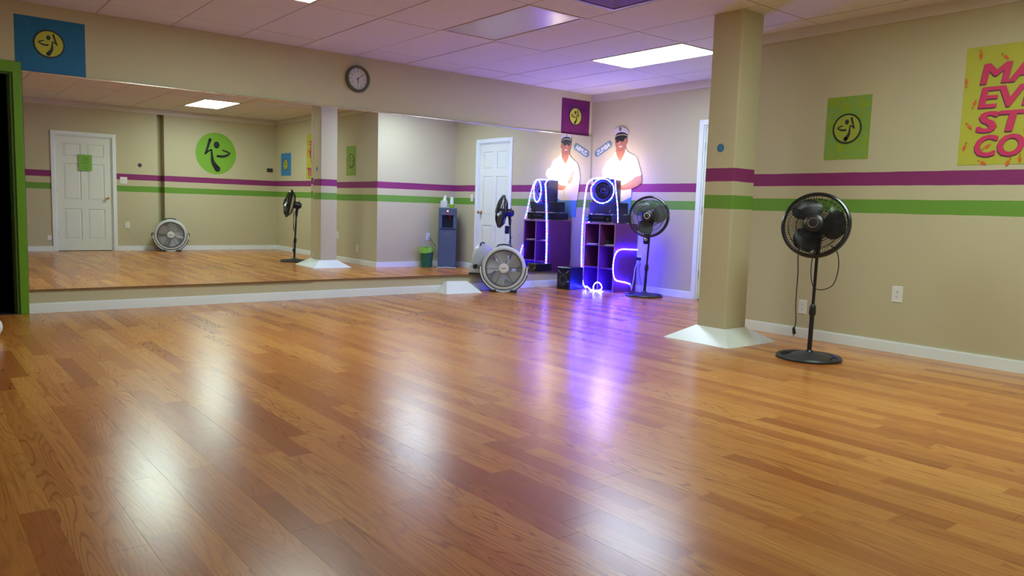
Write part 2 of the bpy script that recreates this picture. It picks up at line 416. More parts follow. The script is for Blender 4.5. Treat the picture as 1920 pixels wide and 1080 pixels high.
# half skirt against the mirror wall
wd = thing('floor_wedge', 'white flared board foot on the floor against the baseboard below the mirror', 'wedge', (-2.2, -.15, 0))
P = {'a': (-.250, .130, .001), 'b': (-.248, -.085, .001), 'c': (.245, -.112, .001), 'd': (.262, .130, .001), 'e': (-.135, .085, .134), 'f': (.160, .085, .126), 'e2': (-.135, .130, .134), 'f2': (.160, .130, .126)}
for nm in (('b', 'c', 'f', 'e'), ('a', 'b', 'e', 'e2'), ('c', 'd', 'f2', 'f'), ('e', 'f', 'f2', 'e2')):
    a, b, c, d = [Vector(P[k]) for k in nm]; nn = (b-a).cross(d-a).normalized()*(-.004)
    MB().add([a, b, c, d, a+nn, b+nn, c+nn, d+nn], [(0, 1, 2, 3), (7, 6, 5, 4), (0, 4, 5, 1), (1, 5, 6, 2), (2, 6, 7, 3), (3, 7, 4, 0)]).obj('board', M_board, wd)
# ------------------------------------------------------------------ doors
def door(name, width, height, knob_side, M, casw=.062, hinges=True):
    """local: opening x in 0..width, wall surface at y=0, room towards -y"""
    t = bpy.data.objects.new(name, None); COL.objects.link(t); t.matrix_world = M; struct(t)
    b = MB(); y0, y1 = -.018, 0
    b.bbox(-casw, 0, y0, y1, 0, height+casw, .003); b.bbox(width, width+casw, y0, y1, 0, height+casw, .003); b.bbox(0, width, y0, y1, height, height+casw, .003)
    b.box(-.001, .018, 0, .10, 0, height).box(width-.018, width+.001, 0, .10, 0, height).box(.018, width-.018, 0, .10, height-.018, height)
    b.obj('casing', M_white, t)
    x0, x1, z0, z1 = .021, width-.021, .008, height-.021
    st, mid = .105, .10; pw = (x1-x0-2*st-mid)/2
    rows = [(z0+.20, z0+.72), (z0+.88, z0+1.50), (z0+1.62, z1-.12)]
    cols = [(x0+st, x0+st+pw), (x1-st-pw, x1-st)]
    b = MB(); yd = .012
    b.box(x0, x0+st, yd, yd+.035, z0, z1).box(x1-st, x1, yd, yd+.035, z0, z1).box(cols[0][1], cols[1][0], yd, yd+.035, z0, z1)
    zs = [z0]+[q for rr in rows for q in rr]+[z1]
    for k in range(0, 8, 2):
        for c in cols: b.box(c[0], c[1], yd, yd+.035, zs[k], zs[k+1])
    b.obj('slab', M_door, t)
    for c in cols:
        for rr in rows:
            a0, a1, b0, b1 = c[0], c[1], rr[0], rr[1]; e = .028
            MB().add([(a0, yd+.012, b0), (a1, yd+.012, b0), (a1, yd+.012, b1), (a0, yd+.012, b1), (a0+e, yd+.003, b0+e), (a1-e, yd+.003, b0+e), (a1-e, yd+.003, b1-e), (a0+e, yd+.003, b1-e)],
                     [(4, 5, 6, 7), (0, 1, 5, 4), (1, 2, 6, 5), (2, 3, 7, 6), (3, 0, 4, 7), (3, 2, 1, 0)]).obj('door_panel', M_door, t)
    kx = x1-.065 if knob_side > 0 else x0+.065
    Mk = Matrix.Translation((kx, yd, .93)) @ Matrix.Rotation(PI/2, 4, 'X')
    MB(Mk).lathe([(.030, 0), (.030, .004), (.012, .008), (.010, .028), (.022, .036), (.028, .048), (.024, .062), (.001, .066)], 20).obj('knob', M_brass, t, True)
    if hinges:
        hxx = x0-.002 if knob_side > 0 else x1+.002
        for z in (.30, 1.05, 1.80): MB().tube([(hxx, yd-.006, z-.045), (hxx, yd-.006, z+.045)], .007, 8).obj('hinge', M_steel, t)
    return t
# alcove door: local x runs along -y, room side is -x
door('door_1', .86, 2.04, 1, Matrix(((0, 1, 0, 0), (-1, 0, 0, -1.875), (0, 0, 1, 0), (0, 0, 0, 1))))
# near wall door: local x runs +x?, room side is +y ; use rotation by 180 deg
d2 = door('door_2', NX1-NX0, 1.985, -1, Matrix(((-1, 0, 0, NX1), (0, -1, 0, -L), (0, 0, 1, 0), (0, 0, 0, 1))))
# green framed doorway, upper left
t = bpy.data.objects.new('door_3', None); COL.objects.link(t); struct(t)
b = MB(); b.bbox(-6.585, -6.522, -.020, 0, 0, 2.075, .004); b.bbox(DX0-.06, DX0, -.020, 0, 0, 2.075, .004); b.bbox(DX0-.06, -6.522, -.0205, 0, 1.985, 2.075, .004); b.obj('casing', M_green, t)
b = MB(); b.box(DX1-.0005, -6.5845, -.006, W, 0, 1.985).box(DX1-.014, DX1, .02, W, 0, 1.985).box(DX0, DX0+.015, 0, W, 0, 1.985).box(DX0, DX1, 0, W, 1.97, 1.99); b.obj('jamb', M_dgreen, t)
MB().box(DX0, DX1, 0, W, -.009, .004).obj('threshold', M_blackm, t)

# ------------------------------------------------------------------ plates on walls
def frame(o, right, out):            # right, out: unit vectors; local x=right, y=up(z), z=out
    right = Vector(right); out = Vector(out); up = Vector((0, 0, 1))
    return Matrix(((right.x, up.x, out.x, o[0]), (right.y, up.y, out.y, o[1]), (right.z, up.z, out.z, o[2]), (0, 0, 0, 1)))
F_RIGHT = lambda y, z, x=-D: frame((x, y, z), (0, -1, 0), (-1, 0, 0))
F_FAR = lambda x, z: frame((x, 0, z), (1, 0, 0), (0, -1, 0))
F_NEAR = lambda x, z: frame((x, -L, z), (-1, 0, 0), (0, 1, 0))
F_JOG = lambda x, z: frame((x, -A, z), (-1, 0, 0), (0, 1, 0))
def plate_thing(name, label, cat, M, group=None):
    o = thing(name, label, cat, (0, 0, 0), 0, group); o.matrix_world = M; return o
def outlet(M, label, w=.074, h=.118):
    t = plate_thing('wall_outlet', label, 'outlet', M, 'wall outlets')
    MB().bbox(-w/2, w/2, -h/2, h/2, 0, .006, .0025).obj('plate', M_wplastic, t)
    for s in (-1, 1):
        k = MB().prism([(.0165*math.cos(a)*1.0, s*.0195+.0145*math.sin(a)) for a in [2*PI*i/20 for i in range(20)]], lambda a, b, c: (a, b, .0055+.002*c)).obj('socket', M_wplastic, t)
        b = MB(); b.box(-.0075, -.0045, s*.0195-.001, s*.0195+.008, .0074, .0079).box(.0045, .0075, s*.0195-.001, s*.0195+.008, .0074, .0079).prism([(.003*math.cos(a), s*.0195-.007+.003*math.sin(a)) for a in [2*PI*i/8 for i in range(8)]], lambda a, b, c: (a, b, .0074+.0005*c))
        b.obj('slots', M_slot, k)
    return t
outlet(F_RIGHT(-4.873, .449), 'white wall outlet on the right wall, to the right of the near pedestal fan', .080, .122)
outlet(F_RIGHT(-4.108, .262), 'white wall outlet low on the right wall, half behind the near fan cord')
outlet(F_JOG(-.515, .50), 'white wall outlet beside the water cooler, with a black plug')
outlet(F_NEAR(-4.205, .456), 'white wall outlet right of the door seen in the mirror, with a white cord')
outlet(F_RIGHT(-.98, .405, 0), 'white wall outlet behind the purple cube shelf with white cords', .09, .125)
def switch(M, label, n, w):
    t = plate_thing('light_switch', label, 'light switch', M)
    MB().bbox(-w/2, w/2, -.059, .059, 0, .006, .0025).obj('plate', M_wplastic, t)
    for i in range(n):
        xx = (i-(n-1)/2)*.046; MB().box(xx-.005, xx+.005, -.012, .012, .005, .009).box(xx-.004, xx+.004, 0, .012, .009, .016).obj('toggle', M_wplastic, t)
switch(F_NEAR(-4.255, 1.255), 'white double light switch right of the door seen in the mirror', 2, .118)
switch(F_RIGHT(-2.905, 1.165, 0), 'white light switch left of the alcove door seen in the mirror', 1, .075)
t = plate_thing('phone_jack', 'small white jack plate with a dangling loop, left of the door in the mirror', 'jack', F_NEAR(-5.425, .20))
MB().bbox(-.03, .03, -.01, .07, 0, .006, .002).obj('plate', M_wplastic, t)
MB().tube(curve([(-.018, 0, .008), (-.02, -.06, .01), (0, -.085, .012), (.018, -.06, .01), (.016, 0, .008)]), .0025, 6).obj('cord', M_cordw, t)
t = plate_thing('thermostat', 'small dark wall thermostat near the corner seen in the mirror', 'thermostat', F_NEAR(-1.60, 1.58))
MB().bbox(-.055, .055, -.034, .034, 0, .025, .004).obj('body', M_blackm, t); MB().box(-.03, .03, -.012, .018, .0245, .026).obj('display', mat('display', (.05, .06, .05), .2), t)
# ------------------------------------------------------------------ flat prints
def flat(poly, z0, z1): return MB().prism(poly, lambda a, b, c: (a, b, z0+(z1-z0)*c))
def circ(cx, cy, r, k=36, ry=None): return [(cx+r*math.cos(2*PI*i/k), cy+(ry or r)*math.sin(2*PI*i/k)) for i in range(k)]
def ringm(b, r0, r1, z0, z1, k=48, c=(0, 0)):
    vs = []
    for z in (z0, z1):
        for r in (r0, r1): vs += [(c[0]+r*math.cos(2*PI*i/k), c[1]+r*math.sin(2*PI*i/k), z) for i in range(k)]
    fs = []
    for i in range(k):
        j = (i+1) % k; fs += [(2*k+i, 3*k+i, 3*k+j, 2*k+j), (k+i, k+j, 3*k+j, 3*k+i), (i, 2*k+i, 2*k+j, j)]
    return b.add(vs, fs)
def stroke(b, pts, ws, z0, z1, seg=8, sharp=False):
    n = len(pts)
    if sharp: P = [Vector((p[0], p[1], 0)) for p in pts]; Wd = list(ws)
    else:
        P = curve([(p[0], p[1], 0) for p in pts], seg); Wd = []
        for i in range(n-1):
            for k in range(seg): Wd.append(ws[i]+(ws[i+1]-ws[i])*k/seg)
        Wd.append(ws[-1])
    Lf, Rt = [], []
    for i, p in enumerate(P):
        t = (P[min(i+1, len(P)-1)]-P[max(i-1, 0)]).normalized(); nn = Vector((-t.y, t.x, 0))*Wd[i]/2
        Lf.append(p+nn); Rt.append(p-nn)
    def cap(p, t, w, a0): return [p+Vector((math.cos(a0+k*PI/6), math.sin(a0+k*PI/6), 0))*w/2 for k in range(1, 6)]
    t1 = (P[-1]-P[-2]).normalized(); t0 = (P[0]-P[1]).normalized()
    for i in range(len(P)-1):
        q = [Lf[i], Lf[i+1], Rt[i+1], Rt[i]]
        b.add([(v.x, v.y, z) for z in (z0, z1) for v in q], [(7, 6, 5, 4), (0, 1, 2, 3), (0, 4, 5, 1), (2, 6, 7, 3)])
    for p, w_ in [(P[0], Wd[0]), (P[-1], Wd[-1])]+([(P[i], Wd[i]) for i in range(1, len(P)-1)] if sharp else []):
        b.prism(circ(p.x, p.y, w_/2, 12), lambda a, c, d: (a, c, z0+(z1-z0)*d))
def dancer(parent, cx, cy, R, m, z0, z1, name='dancer_figure'):
    b = MB()
    X = lambda pts: [(cx+R*x, cy+R*y) for x, y in pts]; Wd = lambda ws: [R*w for w in ws]
    b.prism(circ(cx-.03*R, cy+.45*R, R*.145, 24, R*.175), lambda a, c, d: (a, c, z0+(z1-z0)*d))
    stroke(b, X([(-.32, .21), (-.52, .15), (-.70, .08)]), Wd([.06, .09, .05]), z0, z1)
    stroke(b, X([(-.70, .08), (-.55, -.03), (-.34, -.10), (-.08, -.10)]), Wd([.05, .11, .13, .12]), z0, z1)
    stroke(b, X([(.29, .70), (.40, .33), (.53, -.03)]), Wd([.14, .12, .06]), z0, z1)
    stroke(b, X([(.53, -.03), (.38, .12), (.22, .20)]), Wd([.06, .09, .07]), z0, z1)
    stroke(b, X([(.22, .20), (.20, -.10), (.15, -.42), (-.06, -.74)]), Wd([.07, .12, .19, .30]), z0, z1)
    return b.obj(name, m, parent)
M_ink = mat('black_ink', (.012, .014, .016), .5); M_yel = mat('emblem_yellow', (.50, .50, .05), .6)
def paper(w, h, m, t, sag=.004, k=10):
    b = MB(); vs = []
    for i in range(k+1):
        for j in range(2):
            z = .0015+sag*(math.sin(i*1.7)+1)*(.6 if j == 0 else .15)
            vs.append((-w/2+w*i/k, -h/2+h*j, z))
    n_ = len(vs); vs += [(v[0], v[1], v[2]-.0012) for v in vs]
    fs = []
    for i in range(k):
        a, c, d, e = 2*i, 2*i+2, 2*i+3, 2*i+1; fs += [(a, c, d, e), (n_+e, n_+d, n_+c, n_+a), (a, n_+a, n_+c, c), (e, d, n_+d, n_+e)]
    fs += [(0, 1, n_+1, n_), (2*k, n_+2*k, n_+2*k+1, 2*k+1)]
    return b.add(vs, fs).obj('sheet', m, t)
def emblem(t, cx, cy, R, my, z=.0052):
    k = flat(circ(cx, cy, R, 48), z, z+.0008).obj('emblem', my, t)
    b = MB(); ringm(b, R*.93, R*1.04, z, z+.0014, 48, (cx, cy)); b.obj('ring', M_ink, k)
    dancer(k, cx, cy, R, M_ink, z+.0008, z+.0014)
    return k
M_blue = decal_mat('poster_blue', (.020, .150, .330), (.03, .20, .40), 30, .4)
M_pur = decal_mat('poster_purple', (.100, .012, .105), (.24, .02, .09), 55, .9)
M_lime = decal_mat('poster_lime', (.27, .38, .030), (.12, .36, .16), 34, .7)
M_limec = mat('emblem_lime', (.33, .39, .035), .6)
M_blue2 = mat('poster_blue_bright', (.035, .22, .52), .6)
t = plate_thing('poster', 'blue poster with a round yellow dancer emblem above the left mirror', 'poster', F_FAR(-6.305, 2.230))
paper(.51, .448, M_blue, t, .001); emblem(t, -.012, .020, .110, M_yel, .0042)
t = plate_thing('poster', 'dark purple poster with a round yellow dancer emblem in the corner above the mirror', 'poster', F_FAR(-.296, 2.240))
paper(.508, .462, M_pur, t, .001); emblem(t, -.006, .010, .112, M_yel, .0042)
t = plate_thing('poster', 'lime green poster with a dancer in a black ring on the right wall', 'poster', F_RIGHT(-4.382, 1.722))
paper(.362, .492, M_lime, t, .002); emblem(t, .0, -.006, .113, M_limec, .008)
t = plate_thing('poster', 'bright blue poster with a small yellow emblem, seen in the mirror', 'poster', F_RIGHT(-7.08, 1.690))
paper(.50, .435, M_blue2, t, .001); emblem(t, .01, -.002, .108, M_yel, .0042)
t = plate_thing('wall_decal', 'big round lime green wall decal with a black dancer figure, seen in the mirror', 'decal', F_NEAR(-2.641, 1.838))
flat(circ(0, 0, .378, 72, .392), 0, .002).obj('disc', mat('decal_lime', (.20, .44, .030), .5), t); dancer(t, 0, -.01, .38, M_ink, .002, .003)
# text
def text_obj(name, body, size, m, parent, M, z0, z1, off=0.0, shear=0.0, sx=1.0):
    c = bpy.data.curves.new(name, 'FONT'); c.body = body; c.size = size; c.offset = off; c.shear = shear; c.extrude = (z1-z0)/2; c.align_x = 'LEFT'; c.resolution_u = 3
    o = bpy.data.objects.new(name, c); COL.objects.link(o)
    dg = bpy.context.evaluated_depsgraph_get(); me = bpy.data.meshes.new_from_object(o.evaluated_get(dg))
    COL.objects.unlink(o); bpy.data.objects.remove(o)
    for v in me.vertices: v.co = Vector((v.co.x*sx, v.co.y, v.co.z+(z0+z1)/2))
    me.transform(M); me.materials.clear(); me.materials.append(m); me.name = name
    o = bpy.data.objects.new(name, me); COL.objects.link(o); o.parent = parent
    return o
def fit_text(name, body, m, parent, x0, y0, w, h, z0, z1, off, shear=0.0):
    o = text_obj(name, body, 1.0, m, parent, Matrix(), z0, z1, (off if off < .02 else 0.0), shear)
    if off > .02:
        import bmesh
        src = [v.co.copy() for v in o.data.vertices]; fc = [list(p.vertices) for p in o.data.polygons]; vv = []; ff = []
        for q_, (dx, dy) in enumerate([(a*off, b_*off) for a in (-1, -.5, 0, .5, 1) for b_ in (-.6, 0, .6)]):
            n0 = len(vv); vv += [v+Vector((dx, dy, q_*.00004)) for v in src]; ff += [[i+n0 for i in f] for f in fc]
        me = bpy.data.meshes.new(name); me.from_pydata(vv, [], ff); me.materials.append(m); o.data = me
    xs = [v.co.x for v in o.data.vertices]; ys = [v.co.y for v in o.data.vertices]
    if w is None: sxx = h/(max(ys)-min(ys))
    else: sxx = w/(max(xs)-min(xs))
    syy = h/(max(ys)-min(ys))
    for v in o.data.vertices: v.co.x = x0+(v.co.x-min(xs))*sxx; v.co.y = y0+(v.co.y-min(ys))*syy
    return o
# yellow poster, local origin at its centre; y -5.21..-6.08, z 1.408..2.215
M_ylw = mat('poster_yellow', (.47, .46, .040), .6); M_pink = mat('letters_pink', (.62, .028, .115), .55); M_shad = mat('letters_shadow', (.11, .012, .10), .6); M_org = mat('footprint_orange', (.68, .13, .025), .6)
t = plate_thing('poster', 'large yellow poster with pink block capitals and orange footprints', 'poster', F_RIGHT(-5.655, 1.812))
paper(.885, .808, M_ylw, t, .002)
for wd_, yb, ww, hh_ in (('MAKE', 1.958, .64, .138), ('EVERY', 1.795, .70, .142), ('STEP', 1.628, .58, .143), ('COUNT', 1.463, .74, .148)):
    x0 = 5.318-5.655; y0 = yb-1.812
    fit_text('lettering_shadow', wd_, M_shad, t, x0-.005, y0-.007, ww, hh_, .0066, .0070, .032, .12)
    fit_text('lettering', wd_, M_pink, t, x0, y0, ww, hh_, .0078, .0082, .032, .12)
rr_ = random.Random(3)
spots = [(-5.304, 2.163, .1), (-5.456, 2.131, .8), (-5.227, 1.975, 3.2), (-5.291, 1.825, 2.8), (-5.268, 1.678, .7), (-5.254, 1.538, -.3), (-5.372, 1.424, 1.1), (-5.535, 1.425, -.4), (-5.601, 1.447, 0), (-5.39, 1.528, 2.2), (-5.66, 2.17, .4), (-5.86, 2.14, -.5), (-6.03, 2.05, 2.9), (-6.05, 1.86, .3), (-6.0, 1.66, -.4), (-5.78, 1.425, 1.3), (-5.96, 1.44, .2)]
for (yy, zz, an) in spots:
    Mr = Matrix.Translation((-yy-5.655, zz-1.812, 0)) @ Matrix.Rotation(an, 4, 'Z'); b = MB(Mr)
    b.prism([(.010*math.cos(q)*(1.0+.35*math.sin(q)), -.012+.022*math.sin(q)) for q in [2*PI*i/16 for i in range(16)]], lambda a, c, d: (a, c, .0072+.0008*d))
    ringm(b, .0045, .0075, .0072, .008, 16, (0, .024)); b.obj('footprint', M_org, t)
# note on the door (seen in the mirror)
t = plate_thing('door_note', 'bright green paper note taped on the panelled door, seen in the mirror', 'note', frame((-4.855, -L+.006, 1.53), (-1, 0, 0), (0, 1, 0)))
paper(.205, .275, mat('note_green', (.22, .50, .07), .7), t, .001, 6)
for i in range(6): MB().box(-.06+.01*(i % 2), .055-.012*(i % 3), .085-.034*i-(.02 if i > 3 else 0), .089-.034*i-(.02 if i > 3 else 0), .0042, .0048).obj('handwriting', M_ink, t)
# round stickers
t = plate_thing('round_sticker', 'small round blue sticker on the left face of the column', 'sticker', frame((cx0, -3.812, 1.527), (0, -1, 0), (-1, 0, 0)))
flat(circ(0, 0, .033, 32), 0, .001).obj('disc', mat('sticker_blue', (.015, .16, .34), .5), t)
b = MB(); stroke(b, [(-.012, .004), (.004, .012), (.008, -.002), (-.004, -.016)], [.003, .004, .004, .003], .001, .0014); b.obj('mark', mat('sticker_mark', (.06, .30, .28), .5), t)
t = plate_thing('round_sticker', 'small round dark purple sticker right of the door seen in the mirror', 'sticker', F_NEAR(-3.985, 1.537))
flat(circ(0, 0, .036, 32), 0, .001).obj('disc', mat('sticker_purple', (.09, .015, .06), .5), t)
b = MB(); ringm(b, .012, .017, .001, .0014, 20); b.obj('mark', M_ink, t)
# ------------------------------------------------------------------ clock
t = plate_thing('wall_clock', 'round wall clock with an olive green rim above the mirror', 'clock', F_FAR(-3.493, 2.326))
b = MB(); b.lathe([(.112, 0), (.138, .0), (.140, .026), (.134, .040), (.122, .044), (.113, .038), (.110, .018), (.112, 0)], 48); b.obj('rim', mat('clock_rim', (.085, .095, .045), .4), t, True)
MB().lathe([(.112, 0), (.112, .018), (.0001, .018)], 48).obj('clock_face', mat('clock_face', (.62, .60, .62), .5), t)
b = MB()
for i in range(60):
    Mr = Matrix.Rotation(i*PI/30, 4, 'Z'); b.M = Mr; q = .004 if i % 5 == 0 else .0012; b.box(-q/2, q/2, .094 if i % 5 else .086, .104, .018, .0185)
b.obj('minute_marks', M_slot, t)
for i in range(1, 13):
    a = PI/2-i*PI/6; fit_text('numeral', str(i), M_slot, t, .074*math.cos(a)-(.010 if i > 9 else .005), .074*math.sin(a)-.0075, None, .015, .018, .0186, .01)
Mr = Matrix.Rotation(PI+.05, 4, 'Z'); MB(Mr).box(-.003, .003, -.012, .055, .0205, .0215).obj('hour_hand', M_ink, t)
Mr = Matrix.Rotation(-.85, 4, 'Z'); MB(Mr).box(-.002, .002, -.018, .088, .0225, .0235).obj('minute_hand', M_ink, t)
MB().lathe([(.006, .018), (.006, .026), (.0001, .027)], 12).obj('pin', M_ink, t)

# ------------------------------------------------------------------ wall cut-out of a man, sign
def yz(pts, y0, z0): return [(-(y-y0), z-z0) for y, z in pts]
CAP = [(-0.442, 2.037), (-0.451, 2.074), (-0.498, 2.1), (-0.565, 2.106), (-0.634, 2.083), (-0.68, 2.052), (-0.698, 2.024), (-0.675, 2.001), (-0.626, 2.027), (-0.558, 2.039), (-0.491, 2.025), (-0.464, 1.995)]
BAND = [(-0.461, 1.991), (-0.491, 2.025), (-0.558, 2.039), (-0.626, 2.028), (-0.673, 2.005), (-0.672, 1.974), (-0.561, 1.988), (-0.461, 1.955)]
PIPE = [(-0.463, 1.987), (-0.504, 2.003), (-0.56, 2.009), (-0.628, 2.005), (-0.671, 1.988), (-0.671, 1.982), (-0.628, 1.997), (-0.56, 2.001), (-0.504, 1.994), (-0.464, 1.977)]
VISOR = [(-0.461, 1.955), (-0.539, 1.982), (-0.672, 1.975), (-0.666, 1.959), (-0.631, 1.949), (-0.605, 1.925), (-0.566, 1.921), (-0.519, 1.935), (-0.467, 1.943)]
FACE = [(-0.463, 1.954), (-0.563, 1.965), (-0.668, 1.969), (-0.672, 1.943), (-0.666, 1.905), (-0.65, 1.862), (-0.640, 1.83), (-0.612, 1.806), (-0.570, 1.792), (-0.527, 1.800), (-0.494, 1.825), (-0.474, 1.862), (-0.464, 1.904)]
NECK = [(-0.490, 1.86), (-0.651, 1.87), (-0.656, 1.813), (-0.635, 1.765), (-0.589, 1.684), (-0.567, 1.652), (-0.530, 1.694), (-0.490, 1.77), (-0.482, 1.795)]
SHIRT = [(-0.489, 1.791), (-0.45, 1.747), (-0.372, 1.699), (-0.315, 1.667), (-0.285, 1.609), (-0.262, 1.533), (-0.244, 1.466), (-0.255, 1.386), (-0.289, 1.151), (-0.635, 1.146), (-0.788, 1.205), (-0.78, 1.336), (-0.789, 1.414), (-0.849, 1.458), (-0.947, 1.482), (-0.907, 1.578), (-0.879, 1.643), (-0.856, 1.692), (-0.822, 1.725), (-0.754, 1.752), (-0.686, 1.783), (-0.656, 1.821), (-0.643, 1.756), (-0.601, 1.7), (-0.567, 1.658), (-0.522, 1.703), (-0.496, 1.753)]
ARM = [(-0.945, 1.481), (-0.954, 1.388), (-0.902, 1.347), (-0.824, 1.317), (-0.723, 1.299), (-0.64, 1.291), (-0.556, 1.306), (-0.532, 1.353), (-0.636, 1.36), (-0.717, 1.39), (-0.777, 1.419), (-0.835, 1.456)]
JEANS = [(-0.30, 1.20), (-0.45, 1.25), (-0.773, 1.306), (-0.80, 1.276), (-0.78, 1.155), (-0.79, 1.033), (-.79, .92), (-0.31, .92)]
y0, z0 = -.59, 1.5
t = plate_thing('person', 'flat cut-out of a smiling man in captain cap and white shirt on the wall', 'cutout', F_RIGHT(y0, z0, -.002))
M_skin = mat('print_skin', (.36, .14, .095), .6); M_skind = mat('print_skin_dark', (.24, .075, .05), .6); M_shirt = mat('print_shirt', (.80, .74, .74), .6)
M_cap = mat('print_cap', (.55, .52, .62), .6); M_gold = mat('print_gold', (.62, .50, .25), .5); M_fold = mat('print_fold', (.58, .50, .52), .6)
M_jean = mat('print_jeans', (.10, .28, .55), .6)
def lay(name, pts, m, a, b, par=t): return flat(yz(pts, y0, z0), a, b).obj(name, m, par)
lay('trousers', JEANS, M_jean, 0, .004); lay('neck', NECK, M_skin, .004, .0056)
hd = lay('head', FACE, M_skin, .0060, .0072)
sh = lay('shirt', SHIRT, M_shirt, .0004, .0062); arm = lay('arm', ARM, M_skin, .0062, .0075)
cp = lay('cap', CAP, M_cap, .0072, .0085); lay('cap_band', BAND, M_ink, .0085, .009, cp); lay('cap_piping', PIPE, M_gold, .009, .0095, cp); lay('visor', VISOR, M_ink, .0085, .009, cp)
b = MB(); b.prism(circ(-(-.547-y0), 2.079-z0, .024, 20, .026), lambda a, c, d: (a, c, .0085+.0008*d)); b.obj('badge', M_ink, cp)
b = MB(); ringm(b, .012, .017, .0093, .0097, 20, (-(-.547-y0), 2.079-z0)); b.obj('badge_ring', M_gold, cp)
lay('mouth', [(-0.517, 1.858), (-0.558, 1.862), (-0.602, 1.869), (-0.596, 1.850), (-0.567, 1.833), (-0.533, 1.838)], M_skind, .0072, .0076, hd)
lay('teeth', [(-0.524, 1.856), (-0.558, 1.859), (-0.594, 1.865), (-0.588, 1.853), (-0.565, 1.844), (-0.538, 1.846)], mat('print_teeth', (.8, .74, .72), .5), .0076, .008, hd)
for c in ((-.505, 1.922), (-.595, 1.930)):  # dark ovals over the eyes
    b = MB(); b.prism(circ(-(c[0]-y0), c[1]-z0, .026, 18, .014), lambda a, q, d: (a, q, .0072+.0005*d)); b.obj('dark_eye_oval', M_ink, hd)
lay('nose', [(-0.545, 1.915), (-0.553, 1.885), (-0.540, 1.876), (-0.526, 1.882), (-0.533, 1.912)], mat('print_nose', (.56, .27, .18), .6), .0072, .0076, hd)
lay('ear', [(-0.664, 1.93), (-0.678, 1.925), (-0.677, 1.89), (-0.658, 1.88)], M_skin, .0061, .0075, hd)
lay('chin_shade', [(-0.50, 1.83), (-0.527, 1.802), (-0.570, 1.794), (-0.61, 1.807), (-0.63, 1.83), (-0.60, 1.815), (-0.57, 1.807), (-0.53, 1.812)], M_skind, .0072, .0074, hd)
for q in ([(-0.489, 1.791), (-0.45, 1.747), (-.472, 1.70), (-.50, 1.715), (-0.522, 1.703), (-0.496, 1.753)], [(-0.656, 1.821), (-0.643, 1.756), (-0.601, 1.7), (-.635, 1.715), (-.672, 1.70), (-.70, 1.755), (-0.686, 1.783)]):
    lay('collar', q, M_shirt, .0062, .0085, sh)
for q in ([(-.567, 1.652), (-.563, 1.652), (-.569, 1.20), (-.575, 1.20)], [(-.472, 1.70), (-.50, 1.715), (-.503, 1.708), (-.474, 1.693)], [(-.635, 1.715), (-.672, 1.70), (-.671, 1.692), (-.634, 1.706)], [(-.780, 1.60), (-.786, 1.60), (-.792, 1.42), (-.787, 1.42)]):
    lay('shirt_fold', q, M_fold, .0062, .0088, sh)
# hand
lay('hand', [(-.395, 1.56), (-.415, 1.55), (-.425, 1.53), (-.440, 1.51), (-.450, 1.49), (-.475, 1.45), (-.50, 1.40), (-.46, 1.38), (-.42, 1.42), (-.40, 1.46), (-.385, 1.50), (-.375, 1.53)], M_skin, .0063, .0085)
# sign
cyz = (-.246, 1.838); ang = math.atan2(1.896-1.78, .366-.126)
t = plate_thing('wall_sign', 'grey blue capsule shaped sticker reading ZUMBA beside the cut-out man', 'sign', F_RIGHT(cyz[0], cyz[1], 0))
Mr = Matrix.Rotation(ang, 4, 'Z'); hl, hw = .172, .050
q = [(hl-hw+hw*math.cos(a), hw*math.sin(a)) for a in [-PI/2+PI*i/10 for i in range(11)]]+[(-hl+hw+hw*math.cos(a), hw*math.sin(a)) for a in [PI/2+PI*i/10 for i in range(11)]]
MB(Mr).prism(q, lambda a, b, c: (a, b, .0015*c)).obj('plate', mat('sign_blue', (.145, .245, .30), .6), t)
o = fit_text('lettering', 'ZUMBA', mat('sign_white', (.80, .82, .85), .6), t, -.130, -.031, .260, .062, .0015, .0020, .03); o.data.transform(Mr)

# ------------------------------------------------------------------ pedestal fans
def axes(n_):       # matrix with local z = n_, local y as up as possible
    z = Vector(n_).normalized(); x = Vector((0, 0, 1)).cross(z).normalized(); y = z.cross(x)
    return Matrix(((x.x, y.x, z.x, 0), (x.y, y.y, z.y, 0), (x.z, y.z, z.z, 0), (0, 0, 0, 1)))
M_rim = mat('fan_rim', (.010, .010, .011), .22); M_blade = mat('fan_blade', (.02, .02, .022), .3); M_blade2 = mat('fan_blade_smoke', (.16, .18, .16), .25)
M_base = mat('fan_base', (.022, .024, .030), .45)
def cage_wires(b, R, r0, depth, nw, twist, seg=6, rad=.0013, sgn=1):
    for i in range(nw):
        a0 = 2*PI*i/nw; pts = []
        for k in range(seg+1):
            f = k/seg; r = r0+(R-r0)*f; a = a0+twist*f
            pts.append((r*math.cos(a), r*math.sin(a), sgn*depth*(1-f**3.2)+sgn*.012*(f**3.2)))
        b.tube(pts, rad, 3, cap=False)
def ring_tube(b, R, z, rad, k=48, s=6): b.tube([(R*math.cos(2*PI*i/k), R*math.sin(2*PI*i/k), z) for i in range(k)], rad, s, closed=True)
